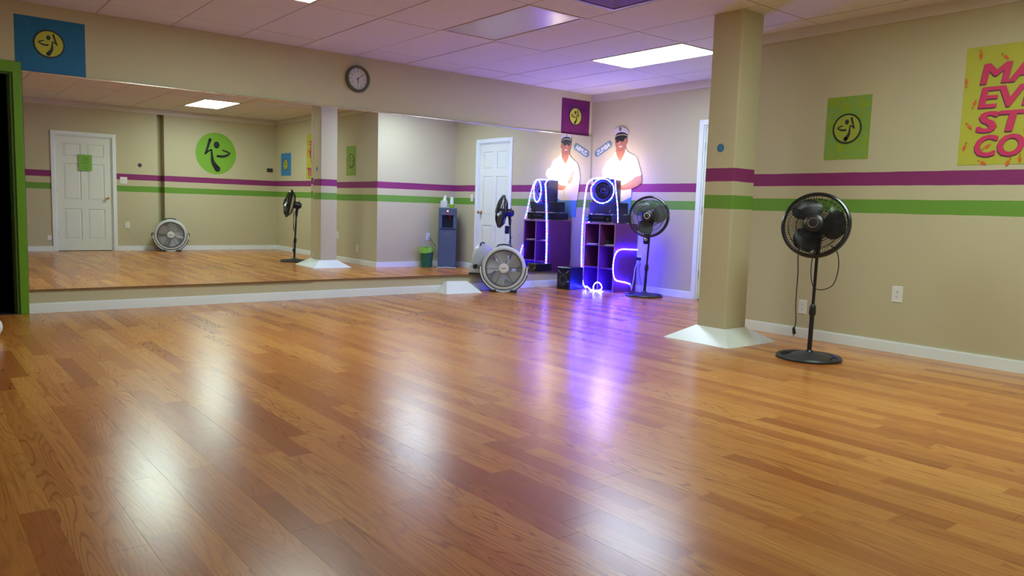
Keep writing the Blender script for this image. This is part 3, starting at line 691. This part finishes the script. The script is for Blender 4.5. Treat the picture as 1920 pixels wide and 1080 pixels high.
def pedestal_fan(label, base, hub, n_, R, blade_m, bl_rot, hubm, smoke, cords, shade, rim_w):
    t = thing('pedestal_fan', label, 'fan', base, 0, 'black pedestal fans')
    hb = Vector(hub)-Vector(base); Mh = Matrix.Translation(hb) @ axes(n_)
    rb = math.atan2(n_[1], n_[0])
    # base: ring, dome spanning it, two crescent openings left and right
    MBs = MB(Matrix.Rotation(rb, 4, 'Z'))
    MBs.lathe([(.192, .0005), (.222, .0005), (.226, .012), (.218, .024), (.200, .022), (.192, .010), (.192, .0005)], 48)
    k = 24; rows = 8; vs = []; fs = []
    for i in range(rows+1):
        f = i/rows
        for j in range(k):
            a = 2*PI*j/k; rr = .205*f; sx = 1.0; sy = 1-.30*abs(math.sin(a))**3*(f**.7)
            vs.append((rr*math.cos(a)*sx, rr*math.sin(a)*sy, .016+.040*(1-f)**1.0 if f < 1 else .012))
    for i in range(rows):
        for j in range(k): fs.append((i*k+j, (i+1)*k+j, (i+1)*k+(j+1) % k, i*k+(j+1) % k))
    MBs.add(vs, fs); MBs.lathe([(.195, .002), (.195, .004), (.0001, .004)], 32)
    MBs.obj('base', M_base, t, True)
    top = hb-Vector(n_).normalized()*.135; top.z -= .055
    px, py = 0.0, 0.0
    pt = Vector((top.x*.75, top.y*.75, top.z-.06))
    zc = .345
    def at(z): f = z/pt.z; return Vector((pt.x*f, pt.y*f, z))
    MB().tube([at(.045), at(zc)], .0165, 14).obj('lower_pole', M_black, t, True)
    MB().tube([at(zc-.01), at(pt.z)], .0115, 12).obj('upper_pole', M_black if not smoke else M_chrome, t, True)
    MB().tube([at(zc-.035), at(zc-.02), at(zc+.03), at(zc+.045)], [.020, .0245, .0225, .014], 14).obj('height_collar', M_black, t, True)
    MB().tube([at(.05), at(.062)], [.030, .022], 14).obj('pole_foot', M_black, t, True)
    b = MB(); b.tube([pt-Vector((0, 0, .07)), pt, top+Vector((0, 0, .01)), top+Vector((0, 0, .05))], [.017, .022, .026, .024], 12); b.obj('neck', M_black, t, True)
    b = MB(Mh); b.lathe([(.0001, -.205), (.030, -.203), (.048, -.188), (.056, -.165), (.058, -.11), (.066, -.085), (.066, -.070)], 28)
    mt = b.obj('motor_housing', M_black, t, True)
    b = MB(Mh); b.tube([(0, .055, -.15), (0, .075, -.15)], [.007, .010], 10); b.obj('oscillation_knob', M_black, mt, True)
    b = MB(Mh); b.lathe([(R-.016, -rim_w/2), (R+.004, -rim_w/2), (R+.009, 0), (R+.004, rim_w/2), (R-.006, rim_w/2+.004), (R-.018, rim_w/2), (R-.014, 0), (R-.016, -rim_w/2)], 72); b.obj('rim', M_rim, t, True)
    b = MB(Mh); cage_wires(b, R-.008, .052, .068, 104, .35, rad=.0017); 
    for q in (.52, .80): ring_tube(b, R*q, .068*(1-q**3.2)+.012*q**3.2, .0018)
    b.obj('front_grille', M_rim, t)
    b = MB(Mh); cage_wires(b, R-.008, .060, .085, 72, -.18, rad=.0017, sgn=-1)
    for q in (.45, .65, .85): ring_tube(b, R*q, -.085*(1-q**3.2)-.012*q**3.2, .0018)
    b.obj('rear_grille', M_rim, t)
    b = MB(Mh); b.lathe([(.064, .058), (.067, .067), (.062, .080), (.044, .088), (.0001, .091)], 32); hc = b.obj('hub_cap', hubm, t, True)
    b = MB(Mh); ringm(b, .030, .036, .0885, .0912, 32); b.obj('hub_ring', M_chrome, hc)
    b = MB(Mh); b.lathe([(.0001, .045), (.030, .044), (.044, .034), (.046, -.030), (.0001, -.03)], 28); b.obj('blade_hub', M_black, t, True)
    for i in range(3):
        a0 = bl_rot+i*2*PI/3; b = MB(Mh); nr, na = 6, 8; vs = []
        for u in range(nr+1):
            f = u/nr; r = .038+(R*.88-.038)*f; half = .74*(.55+.75*math.sin(PI*min(1, f*.86+.10)))*(.82 if f < 1 else .7)
            for v_ in range(na+1):
                g_ = v_/na*2-1; a = a0+g_*half+.25*f
                vs.append((r*math.cos(a), r*math.sin(a), .006+.026*g_*(.55+.45*f)+.006*math.cos(g_*1.5)))
        n1 = len(vs); vs += [(x, y, z-.0025) for x, y, z in vs]; fs = []
        for u in range(nr):
            for v_ in range(na):
                q = u*(na+1)+v_; fs += [(q, q+na+1, q+na+2, q+1), (n1+q+1, n1+q+na+2, n1+q+na+1, n1+q)]
        b.add(vs, fs); b.obj('blade', blade_m, t, True)
    for pts, plug in cords:
        o = MB().tube(curve([Vector(p)-Vector(base) for p in pts], 8), .0036, 6).obj('power_cord', M_blackm, t, True)
        if plug:
            e = Vector(pts[-1])-Vector(base); b = MB(); b.tube([e+Vector((0, 0, .02)), e+Vector((0, 0, .005)), e-Vector((-.004, .004, .03))], [.006, .011, .013], 8)
            b.tube([e-Vector((-.004, 0, .03)), e-Vector((-.004, 0, .048))], .003, 4).obj('plug', M_black, o)
    if shade:
        c = Vector(shade)-Vector(base); Mc = Matrix.Translation(c) @ axes((n_[0], n_[1], 0))
        b = MB(Mc); b.bbox(-.038, .038, -.06, .06, -.03, .03, .012); cb = b.obj('control_box', M_black, t)
        b = MB(Mc); b.lathe([(.022, .03), (.022, .036), (.014, .044), (.0001, .045)], 20); b.obj('dial', M_chrome, cb, True)
    return t
n1_ = (-.945, -.30, .20)
pedestal_fan('black pedestal fan with dark blades standing right of the column', (-2.292, -4.657, 0), (-2.372, -4.684, .955), n1_, .225, M_blade, 1.95, M_black, False,
    [([(-2.30, -4.64, .84), (-2.33, -4.55, .79), (-2.325, -4.548, .60), (-2.335, -4.553, .40), (-2.35, -4.572, .26), (-2.35, -4.56, .20)], True),
     ([(-2.26, -4.74, .82), (-2.25, -4.79, .77), (-2.245, -4.805, .66), (-2.25, -4.775, .54), (-2.275, -4.70, .50), (-2.305, -4.655, .53), (-2.315, -4.64, .66), (-2.30, -4.65, .80)], False)], None, .034)
pedestal_fan('black pedestal fan with smoky grey blades standing beside the purple cube shelf', (-.318, -1.352, 0), (-.444, -1.482, .963), (-.90, -.43, .13), .240, M_blade2, 2.2, M_black, False,
    [([(-.30, -1.36, .60), (-.345, -1.395, .50), (-.35, -1.41, .35), (-.352, -1.412, .18), (-.36, -1.41, .05)], False)], (-.375, -1.405, .695), .036)
# ------------------------------------------------------------------ round floor fans
M_gry = mat('fan_grey', (.60, .61, .60), .38); M_gry2 = mat('fan_light_grey', (.72, .72, .70), .4); M_wire = mat('fan_wire_grey', (.42, .44, .46), .3); M_dk = mat('fan_dark_grey', (.03, .035, .045), .4); M_bl3 = mat('fan_blade_grey', (.55, .58, .57), .4)
def floor_fan(label, loc, rz, sc=1.0):
    t = thing('floor_fan', label, 'fan', loc, rz, 'round grey floor fans'); t.scale = (sc, sc, sc)
    hz = .290; Mh = Matrix.Translation((0, 0, hz)) @ Matrix(((1, 0, 0, 0), (0, 0, -1, 0), (0, 1, 0, 0), (0, 0, 0, 1)))   # local z of head = -y
    b = MB(Mh); b.lathe([(.216, .055), (.226, .066), (.246, .066), (.262, .050), (.268, .015), (.266, -.03), (.250, -.075), (.214, -.115), (.160, -.140), (.155, -.134), (.205, -.108), (.236, -.06), (.216, .03), (.216, .055)], 64)
    b.obj('housing', M_gry, t, True)
    b = MB(Mh); ringm(b, .216, .224, .060, .070, 64); b.obj('grille_rim', M_dk, t)
    b = MB(Mh)
    for i in range(17): ring_tube(b, .066+i*.0092, .062, .0015, 56, 4)
    b.obj('front_grille', M_wire, t)
    for i in range(6):
        a = i*PI/3+.06; b = MB(Mh); b.tube([(.058*math.cos(a), .058*math.sin(a), .064), (.219*math.cos(a), .219*math.sin(a), .064)], .0028, 6); b.obj('grille_spoke', M_dk, t)
    b = MB(Mh); b.lathe([(.058, .058), (.060, .066), (.056, .074), (.040, .077), (.0001, .078)], 36); hc = b.obj('hub_cap', M_gry2, t, True)
    b = MB(Mh); ringm(b, .042, .046, .0755, .0785, 36); b.obj('hub_ring', M_gry, hc)
    MB(Mh).box(-.026, .026, -.004, .004, .0765, .0787).obj('badge', M_dk, hc)
    b = MB(Mh)
    for i in range(14): ring_tube(b, .060+i*.0072, -.1385, .0014, 48, 4)
    for i in range(10):
        a = i*PI/5; b.tube([(.05*math.cos(a), .05*math.sin(a), -.139), (.160*math.cos(a), .160*math.sin(a), -.137)], .002, 4)
    b.obj('rear_grille', M_dk, t)
    b = MB(Mh); b.lathe([(.0001, -.150), (.055, -.148), (.062, -.138), (.062, -.04), (.0001, -.03)], 28); b.obj('motor', M_gry, t, True)
    for i in range(5):
        a0 = i*2*PI/5+.3; b = MB(Mh); nr, na = 5, 7; vs = []
        for u in range(nr+1):
            f = u/nr; r = .045+(.205-.045)*f; half = .40+.12*math.sin(PI*f)
            for v_ in range(na+1):
                g_ = v_/na*2-1; a = a0+g_*half+.3*f; vs.append((r*math.cos(a), r*math.sin(a), .0+.032*g_*(.5+.5*f)))
        n1 = len(vs); vs += [(x, y, z-.0025) for x, y, z in vs]; fs = []
        for u in range(nr):
            for v_ in range(na):
                q = u*(na+1)+v_; fs += [(q, q+na+1, q+na+2, q+1), (n1+q+1, n1+q+na+2, n1+q+na+1, n1+q)]
        b.add(vs, fs).obj('blade', M_bl3, t, True)
    MB(Mh).lathe([(.0001, .03), (.046, .028), (.05, -.04), (.0001, -.04)], 24).obj('blade_hub', M_gry, t, True)
    # handle on top
    hp = [(.262*math.sin(a)*1.0, 0, hz+.262*math.cos(a)+(.022 if abs(a) < .34 else 0)) for a in [-.46, -.38, -.28, -.14, 0, .14, .28, .38, .46]]
    b = MB(); b.tube(curve(hp, 3), .0095, 8); b.obj('handle', M_dk, t, True)
    for s in (-1, 1):
        b = MB(); b.tube([(s*.255, 0, hz), (s*.296, 0, hz), (s*.308, 0, hz)], [.030, .030, .024], 20); b.obj('pivot_knob', M_dk, t, True)
    # cradle: curved yoke below, dark underside
    def arc(r0, r1, y0_, y1_, a0, a1, k=24):
        vs = []
        for i in range(k+1):
            a = a0+(a1-a0)*i/k
            for r_ in (r0, r1):
                for y_ in (y0_, y1_): vs.append((r_*math.sin(a), y_, max(.0, hz-r_*math.cos(a))))
        fs = []
        for i in range(k):
            q = i*4; fs += [(q, q+4, q+5, q+1), (q+2, q+3, q+7, q+6), (q, q+2, q+6, q+4), (q+1, q+5, q+7, q+3)]
        fs += [(0, 1, 3, 2), (4*k, 4*k+2, 4*k+3, 4*k+1)]
        return vs, fs
    b = MB(); b.add(*arc(.274, .290, -.075, .060, -1.62, 1.62)); fixn(b.obj('cradle', M_gry2, t))
    b = MB(); b.add(*arc(.2905, .302, -.085, .070, -1.30, 1.30)); fixn(b.obj('cradle_shell', M_dk, t))
    for s in (-1, 1):
        b = MB(); b.bbox(min(s*.085, s*.165), max(s*.085, s*.165), -.105, .12, 0.0005, .032, .006); b.obj('foot', M_dk, t)
    return t
floor_fan('round grey floor fan standing in front of the mirror near the sound equipment', (-1.640, -.262, 0), math.atan2(-.785, -.62)+PI/2, 1.0)
floor_fan('round grey floor fan by the opposite wall, seen only in the mirror', (-3.545, -7.33, 0), math.atan2(.94, -.2)+PI/2, 1.04)
# ------------------------------------------------------------------ cube shelf
M_shelf = mat('shelf_burgundy', (.155, .030, .125), .45); M_shelfe = mat('shelf_edge', (.34, .15, .28), .5)
sx0, sx1, sy0, sy1, sh_ = -.425, -.020, -.935, -.385, .862
t = thing('cube_shelf', 'burgundy purple six-cube shelf unit holding the sound equipment in the corner', 'shelf', ((sx0+sx1)/2, (sy0+sy1)/2, 0))
ex, ey = (sx1-sx0)/2, (sy1-sy0)/2; th = .016
for s in (-1, 1): MB().box(-ex, ex, s*ey-(th if s > 0 else 0), s*ey+(0 if s > 0 else th), .0005, sh_).obj('side_panel', M_shelf, t)
MB().box(-ex, ex, -ey+th, ey-th, sh_-th, sh_-.0003).obj('top_panel', M_shelf, t)
MB().box(-ex, ex, -ey+th, ey-th, .0005, .0005+th).obj('bottom_panel', M_shelf, t)
MB().box(ex-.005, ex-.0005, -ey+th, ey-th, .0165, sh_-th).obj('back_panel', M_shelf, t)
MB().box(-ex, ex-.005, -th/2, th/2, .0165, sh_-th).obj('divider', M_shelf, t)
for z in (.285, .570):
    for a, b_ in ((-ey+th, -th/2), (th/2, ey-th)): MB().box(-ex+.004, ex-.005, a, b_, z, z+.012).obj('shelf_board', M_shelf, t)
b = MB()
for s in (-1, 1): b.box(-ex-.0012, -ex, s*ey-(th if s > 0 else 0), s*ey+(0 if s > 0 else th), .001, sh_)
b.box(-ex-.0012, -ex, -ey+th, ey-th, sh_-th, sh_); b.box(-ex-.0012, -ex, -th/2, th/2, .001, sh_-th); b.obj('edge_banding', M_shelfe, t)
M_paper = mat('loose_paper', (.75, .72, .78), .6)
for (yy, zz, hh_, lb, n_) in ((-.82, .298, 0, '', 0), (-.50, .583, .010, 'white papers lying in the upper left cube of the purple shelf', 4), (-.84, .583, .010, 'white papers lying in the upper right cube of the purple shelf', 4)):
    if not lb: continue
    o = thing('paper_stack', lb, 'paper', (-.33, yy+.02, zz+.0005), random.uniform(-.15, .15))
    for k in range(n_): MB(Matrix.Rotation(random.uniform(-.12, .12), 4, 'Z')).box(-.07, .10, -.085, .085, k*.0025, k*.0025+.0022).obj('sheet', M_paper, o)
o = tag(MB().bbox(-.36, -.16, -.72-.02, -.69, .5825, .65, .006).obj('cable_box', M_blackm), 'small black box in the upper right cube of the purple shelf', 'box')
# ------------------------------------------------------------------ sound equipment
M_gls = mat('gloss_black', (.008, .008, .010), .15); M_cone = mat('speaker_cone', (.24, .25, .28), .45); M_cone2 = mat('speaker_rubber', (.012, .012, .014), .35)
def black_box(name, label, cat, y0, y1, x0, x1, z0, z1, knobs):
    t = thing(name, label, cat, ((x0+x1)/2, (y0+y1)/2, z0)); a, b_ = (x1-x0)/2, (y1-y0)/2; h = z1-z0
    MB().bbox(-a, a, -b_, b_, .012, h, .004).obj('case', M_black, t)
    for sx in (-1, 1):
        for sy in (-1, 1): MB().box(sx*a*.8-.02, sx*a*.8+.02, sy*b_*.78-.022, sy*b_*.78+.022, 0.0003, .012).obj('foot', M_chrome, t)
    return t, a, b_, h
t, a, b_, h = black_box('receiver', 'flat black receiver lying on top of the purple cube shelf', 'receiver', -.86, -.40, -.425, -.06, .862, .968, True)
MB().box(-a-.003, -a, -b_+.01, b_-.01, .022, h-.010).obj('front_panel', M_gls, t)
MB().box(-a-.004, -a-.003, -.10, .10, .055, .085).obj('display', mat('receiver_display', (.02, .025, .04), .1), t)
for q in (-.17, .17): MB(Matrix.Translation((-a-.003, q, .052)) @ Matrix.Rotation(-PI/2, 4, 'Y')).lathe([(.018, 0), (.018, .010), (.0001, .011)], 20).obj('dial', M_blackm, t, True)
t, a, b_, h = black_box('centre_speaker', 'wide black speaker box stacked between the receiver and the round speaker', 'speaker', -.83, -.43, -.40, -.10, .968, 1.122, False)
MB().box(-a-.004, -a, -b_+.006, b_-.006, .02, h-.006).obj('grille_cloth', M_blackm, t)
for q in (-b_+.03, b_-.03):
    for s in (-1, 1): MB().tube(curve([(-a-.006, q, .075+s*.045), (-a-.006, q+(.012 if q > 0 else -.012), .075+s*.025), (-a-.006, q+(.014 if q > 0 else -.014), .075+s*.008)]), .0018, 5).obj('silver_accent', M_chrome, t)
th = math.radians(20)
t = thing('round_cone_speaker', 'black cube speaker with one large cone, wrapped by the glowing rope light', 'speaker', (-.285, -.620, 1.122), th)
MB().bbox(-.115, .115, -.145, .145, .0005, .290, .006).obj('cabinet', M_black, t)
Mf = Matrix.Translation((-.115, 0, .148)) @ Matrix.Rotation(-PI/2, 4, 'Y')
MB(Mf).lathe([(.118, 0), (.120, .004), (.112, .008), (.100, .004), (.094, -.004)], 48).obj('surround', M_cone2, t, True)
MB(Mf).lathe([(.096, .0035), (.088, .006), (.080, .004)], 48).obj('rubber_ring', M_gls, t, True)
MB(Mf).lathe([(.080, .004), (.055, .0015), (.034, .001)], 48).obj('cone', M_cone, t, True)
MB(Mf).lathe([(.034, .002), (.028, .010), (.014, .015), (.0001, .016)], 28).obj('dust_cap', M_gls, t, True)
# subwoofer on the floor
t = thing('subwoofer', 'small black subwoofer with a blue indicator light on the floor left of the shelf', 'speaker', (-.600, -.335, 0), math.radians(4))
MB().bbox(-.125, .125, -.115, .115, .0005, .285, .006).obj('cabinet', M_black, t)
MB().bbox(-.131, -.1255, -.108, .108, .008, .278, .002).obj('front_panel', M_gls, t)
Mf = Matrix.Translation((-.131, 0, .125)) @ Matrix.Rotation(-PI/2, 4, 'Y')
MB(Mf).lathe([(.088, 0), (.090, .004), (.080, .006), (.074, .002)], 40).obj('surround', M_cone2, t, True)
MB(Mf).lathe([(.072, .002), (.060, .006), (.050, .003), (.030, .001)], 40).obj('cone', mat('sub_cone', (.05, .05, .055), .35), t, True)
MB(Mf).lathe([(.026, .002), (.020, .009), (.0001, .012)], 24).obj('dust_cap', M_gls, t, True)
MB(Matrix.Translation((-.1312, -.085, .105)) @ Matrix.Rotation(-PI/2, 4, 'Y')).lathe([(.004, 0), (.004, .002), (.0001, .003)], 12).obj('indicator_light', mat('blue_led', (.02, .05, .6), .3, emis=(.08, .15, 1), es=30), t)
for s, zz in ((1, .225), (-1, .225)): MB(Matrix.Translation((-.1312, s*.07, zz)) @ Matrix.Rotation(s*.7, 4, 'X')).box(-.002, 0, -.03, .03, -.006, .006).obj('trim_accent', M_steel, t)
# party lamp on top
t = thing('party_lamp', 'glowing white globe lamp on top of the round speaker in front of the cut-out man', 'lamp', (-.225, -.585, 1.412))
MB().lathe([(.050, .0005), (.054, .006), (.050, .026), (.040, .032)], 28).obj('lamp_base', M_black, t, True)
MB().sphere((0, 0, .100), .082, 28).obj('globe', mat('globe_glow', (.9, .85, .8), .3, emis=BULB[:3], es=BULB[3]), t, True)
# ------------------------------------------------------------------ rope light
M_rb = mat('rope_blue', (.5, .6, .9), .3, emis=(.0012, .0018, 1.0), es=ROPE*20); M_rc = mat('rope_cyan', (.5, .8, .9), .3, emis=(.002, .06, 1.0), es=ROPE*11)
M_rw = mat('rope_white', (.8, .7, .9), .3, emis=(.30, .36, 1.0), es=ROPE*1.6); M_rr = mat('rope_red', (.9, .5, .7), .3, emis=(1.0, .004, .12), es=ROPE*2.5)
M_rb2 = mat('rope_blue_strong', (.5, .6, .9), .3, emis=(.0004, .0005, 1.0), es=ROPE*70)
M_tubec = mat('rope_sleeve', (.55, .55, .75), .25, emis=(.04, .05, .9), es=ROPE*.30)
def rope(name, pts, parent, cyc, r=.0068, step=.0075):
    P = curve(pts, 10); L_ = [0]
    for i in range(1, len(P)): L_.append(L_[-1]+(P[i]-P[i-1]).length)
    n_ = int(L_[-1]/step); Q = []; j = 0
    for i in range(n_+1):
        s = L_[-1]*i/n_
        while j < len(L_)-2 and L_[j+1] < s: j += 1
        f = (s-L_[j])/max(1e-9, L_[j+1]-L_[j]); Q.append(P[j].lerp(P[j+1], f))
    MB().tube(Q, r, 7).obj(name, M_tubec, parent, True)
    b = MB(); sz = .0042
    for i, q in enumerate(Q[1:-1]):
        if i % 2: continue
        tt = (Q[i+2]-Q[i]).normalized(); b.cur = cyc[(i//2) % len(cyc)]
        b.tube([q-tt*sz*.55, q+tt*sz*.55], r+.0007, 6)
    o = b.obj('led_beads', [M_rb, M_rc, M_rw, M_rr, M_rb2], parent); o['kind'] = 'stuff'
rl = thing('rope_light', 'glowing multicolour rope light looped over the speaker and down the purple shelf', 'rope light', (-.43, -.62, .0))
base = Vector(rl.location); rel = lambda pts: [Vector(p)-base for p in pts]
cyc = [0, 2, 0, 1, 2, 0, 3, 2, 1]
# loop round the cone of the speaker (speaker front is turned by 20 degrees)
ct, st_ = math.cos(th), math.sin(th)
def spk(a, rad, off=.138, dz=0): ly = rad*math.cos(a); return (-.285-off*ct-ly*st_*-1*0 + (-(-ly*st_))*-1, -.620-off*st_+ly*ct, 1.122+.148+dz+rad*math.sin(a))
loop = [spk(a, .158 if math.sin(a) < .5 else .150) for a in [PI*.42-2*PI*i/18 for i in range(19)]]
rope('rope_tube', rel(loop), rl, cyc)
down = [spk(PI*.80, .190, .120, .03), (-.455, -.445, 1.36), (-.462, -.425, 1.27), (-.462, -.405, 1.10), (-.462, -.388, .90), (-.458, -.380, .68), (-.452, -.378, .45), (-.4475, -.385, .26), (-.447, -.400, .14)]
rope('rope_tube', rel([(-.20, -.52, 1.425), (-.31, -.49, 1.430), (-.40, -.465, 1.415)]+down[1:]), rl, [0, 2, 2, 0, 2, 1, 0, 2, 3], .0095)
rope('rope_tube', rel([(-.28, -.66, 1.425), (-.33, -.785, 1.424), (-.355, -.83, 1.36), (-.37, -.865, 1.24), (-.375, -.90, 1.10), (-.385, -.925, .97), (-.40, -.945, .875)]), rl, [0, 1, 2, 3, 0, 2, 0])
rope('rope_tube', rel([(-.03, -.955, .537), (-.16, -.950, .541), (-.30, -.950, .545), (-.385, -.952, .525), (-.435, -.950, .46), (-.455, -.950, .36), (-.450, -.950, .26), (-.415, -.952, .175), (-.34, -.952, .145), (-.22, -.952, .125), (-.13, -.952, .10)]), rl, [2, 1, 4, 2, 3, 4])
rope('rope_tube', rel([(-.447, -.400, .14), (-.447, -.43, .06), (-.455, -.485, .02), (-.50, -.53, .045), (-.52, -.58, .045), (-.51, -.63, .013), (-.50, -.69, .010), (-.49, -.745, .012), (-.485, -.80, .045), (-.487, -.775, .10), (-.49, -.72, .115), (-.495, -.675, .085), (-.50, -.665, .04), (-.505, -.69, .010), (-.50, -.78, .010), (-.49, -.84, .010)]), rl, [2, 4, 2, 2, 4])
MB().tube([Vector((-.447, -.398, .17))-base, Vector((-.447, -.408, .11))-base], .013, 10).obj('connector', M_wplastic, rl)
MB().tube([Vector((-.13, -.952, .10))-base, Vector((-.105, -.955, .05))-base], .012, 10).obj('connector', M_wplastic, rl)
o = MB().tube(curve([(-.012, -.985, .40), (-.05, -.985, .375), (-.075, -.970, .30), (-.080, -.962, .18), (-.100, -.958, .07), (-.112, -.958, .02)], 8), .006, 8).obj('power_cord', M_cordw)
tag(o, 'thick white cord running from the outlet down beside the purple shelf', 'cord')
o = MB().tube(curve([(-.008, -1.0, .37), (-.05, -1.02, .30), (-.06, -1.05, .18), (-.055, -1.075, .08), (-.06, -1.09, .006), (-.05, -1.15, .004)], 8), .003, 6).obj('power_cord', M_blackm)
tag(o, 'thin black cord hanging from the outlet towards the fan base beside the shelf', 'cord')
o = MB().box(-.045, -.008, -1.005, -.955, .405, .440).obj('plug_adapter', M_black); tag(o, 'black plug in the outlet behind the purple shelf', 'plug')
# white cord on the floor by the mirror wall
o = MB().tube(curve([(-1.42, -.06, .004), (-1.25, -.035, .005), (-1.06, -.03, .006), (-1.0, -.03, .03), (-.975, -.024, .07), (-.955, -.022, .085), (-.94, -.025, .06), (-.915, -.03, .02), (-.87, -.04, .005), (-.80, -.05, .004), (-.72, -.055, .004)], 8), .0028, 6).obj('thin_cord', M_cordw)
tag(o, 'thin white cord looping on the floor along the baseboard behind the floor fan', 'cord')
o = MB().tube(curve([(-4.205, -L+.012, .435), (-4.15, -L+.03, .35), (-4.0, -L+.04, .20), (-3.87, -L+.05, .07), (-3.80, -L+.07, .006), (-3.70, -L+.12, .005), (-3.62, -L+.15, .006)], 8), .003, 6).obj('power_cord', M_cordw)
tag(o, 'white cord from the outlet to the floor fan, seen in the mirror', 'cord')
# ------------------------------------------------------------------ water cooler, bin, tissue box, cups
M_cool = mat('cooler_blue_grey', (.075, .105, .165), .4); M_cool2 = mat('cooler_dark', (.035, .05, .085), .4)
t = thing('water_cooler', 'tall blue grey water cooler standing against the alcove wall, seen in the mirror', 'water cooler', (-.285, -3.185, 0), math.radians(34))
t.scale = (.96, .88, .985)
b = MB(); b.bbox(-.155, .155, -.150, .150, .0005, .655, .006); b.bbox(-.155, .155, -.150, -.02, .655, .885, .004); b.bbox(-.155, -.095, -.02, .150, .655, .885, .004); b.bbox(.095, .155, -.02, .150, .655, .885, .004); b.bbox(-.155, .155, -.150, .150, .885, 1.0, .006); b.obj('body', M_cool, t)
MB().bbox(-.140, .140, .1505, .156, .03, .600, .004).obj('front_panel', M_cool, t)
MB().bbox(-.140, .140, .1505, .160, .880, .985, .008).obj('control_panel', M_cool, t)
MB().box(-.095, .095, -.02, -.018, .655, .885).obj('recess_back', M_cool2, t)
MB().bbox(-.135, .135, .1, .165, .648, .668, .003).obj('drip_tray', M_cool2, t)
for q, mm in ((-.035, M_blackm), (.035, mat('tap_red', (.35, .03, .04), .4))): MB().tube([(q, .06, .885), (q, .06, .845), (q, .065, .825)], [.016, .014, .010], 12).obj('tap', mm, t, True)
for q in (-.115, -.095, .095, .115): MB().box(q-.008, q+.008, .160, .1615, .945, .957).obj('button', M_slot, t)
MB(Matrix.Translation((0, .160, .950)) @ Matrix.Rotation(-PI/2, 4, 'X')).lathe([(.012, 0), (.012, .003), (.0001, .004)], 16).obj('indicator_light', mat('lamp_pink', (.8, .3, .3), .3, emis=(1, .35, .3), es=5), t)
MB().box(-.022, .022, .160, .1612, .895, .935).obj('label_mark', mat('label_red', (.3, .05, .08), .5), t)
MB().box(-.05, .05, .156, .1566, .565, .571).obj('nameplate', M_steel, t)
o = thing('tissue_box', 'white patterned tissue box on the water cooler, left of the cup stack', 'tissue box', (-.340, -3.225, .9855), math.radians(34))
m = mat('tissue_box_print', (.66, .68, .64), .6); n = NT(m); p, xyz = n.pos(); ck = n.n('ShaderNodeTexChecker'); ck.inputs['Scale'].default_value = 60; n.l(p, ck.inputs['Vector']); n.l(n.mix(ck.outputs['Fac'], (.72, .73, .70), (.42, .46, .44)), n.b.inputs['Base Color'])
MB().bbox(-.055, .055, -.055, .055, 0, .120, .003).obj('box', m, o)
b = MB(); b.add([(-.025, -.01, .119), (.02, .012, .119), (.035, .0, .119), (0, -.012, .119), (.005, .0, .20), (.028, .008, .215), (.035, .0, .19), (.012, -.008, .17)], [(0, 1, 5, 4), (1, 2, 6, 5), (2, 3, 7, 6), (3, 0, 4, 7), (4, 5, 6, 7)]); b.obj('tissue', mat('tissue_white', (.8, .8, .8), .8), o)
o = thing('cup_stack', 'stack of white paper cups in a lime green holder on the water cooler', 'cups', (-.232, -3.155, .9855), math.radians(34))
MB().lathe([(.034, 0), (.044, .060), (.041, .060), (.032, .004)], 24).obj('holder', mat('holder_lime', (.26, .55, .02), .4), o, True)
for k in range(4): MB().lathe([(.033, .030+k*.022), (.026, .115+k*.022), (.0001, .115+k*.022)], 20).obj('paper_cup', M_wplastic, o, True)
t = thing('waste_bin', 'dark green waste bin with a lime bag, left of the water cooler in the mirror', 'bin', (-.640, -3.235, 0))
# beside the cooler on the side away from the corner
t.location = (-.640, -3.245, 0); t.scale = (.88, .88, .95)
MB().lathe([(.095, .0005), (.128, .330), (.134, .333), (.131, .338), (.122, .336), (.091, .008), (.0001, .008)], 36).obj('bucket', mat('bin_green', (.012, .135, .060), .4), t, True)
b = MB(); k = 36; vs = []
for i in range(k):
    a = 2*PI*i/k; wv = .006*math.sin(5*a)+.004*math.sin(11*a); dr = .05+.04*max(0, math.cos(a-2.6))
    vs += [(.124*math.cos(a), .124*math.sin(a), .30), (.129*math.cos(a), .129*math.sin(a), .345+wv), ((.140+wv)*math.cos(a), (.140+wv)*math.sin(a), .343+wv), ((.146+wv)*math.cos(a), (.146+wv)*math.sin(a), .338-dr)]
fs = [(4*i+q, 4*((i+1) % k)+q, 4*((i+1) % k)+q+1, 4*i+q+1) for i in range(k) for q in range(3)]
b.add(vs, fs).obj('bin_bag', mat('bag_lime', (.22, .50, .05), .3), t, True)
t = thing('floor_cloth', 'white folded cloth on the floor in front of the water cooler', 'cloth', (-.400, -3.010, .0005), math.radians(34))
b = MB(); vs = []; nx, ny = 14, 4
for i in range(nx+1):
    for j in range(ny+1): vs.append((-.16+.32*i/nx, -.05+.09*j/ny+.006*math.sin(i*1.3), .006+.005*math.sin(i*1.1+j*1.7)+(.006 if 3 < i < 11 else 0)))
n1 = len(vs); vs += [(x, y, 0) for x, y, z in vs]; fs = []
for i in range(nx):
    for j in range(ny): q = i*(ny+1)+j; fs += [(q, q+ny+1, q+ny+2, q+1), (n1+q+1, n1+q+ny+2, n1+q+ny+1, n1+q)]
b.add(vs, fs).obj('cloth', M_board, t, True)
o = MB().tube(curve([(-.515, -A+.010, .48), (-.50, -A+.035, .475), (-.46, -A+.05, .42), (-.415, -A+.06, .35), (-.400, -A+.06, .30)], 8), .0045, 6).obj('power_cord', M_blackm)
tag(o, 'black cord from the outlet to the water cooler', 'cord')
# ball just inside the left edge
t = thing('ball', 'white ball on the floor just inside the left edge of the photo', 'ball', (-6.893, -1.20, 0))
MB().sphere((0, 0, .079), .078, 32).obj('ball_shell', M_wplastic, t, True)
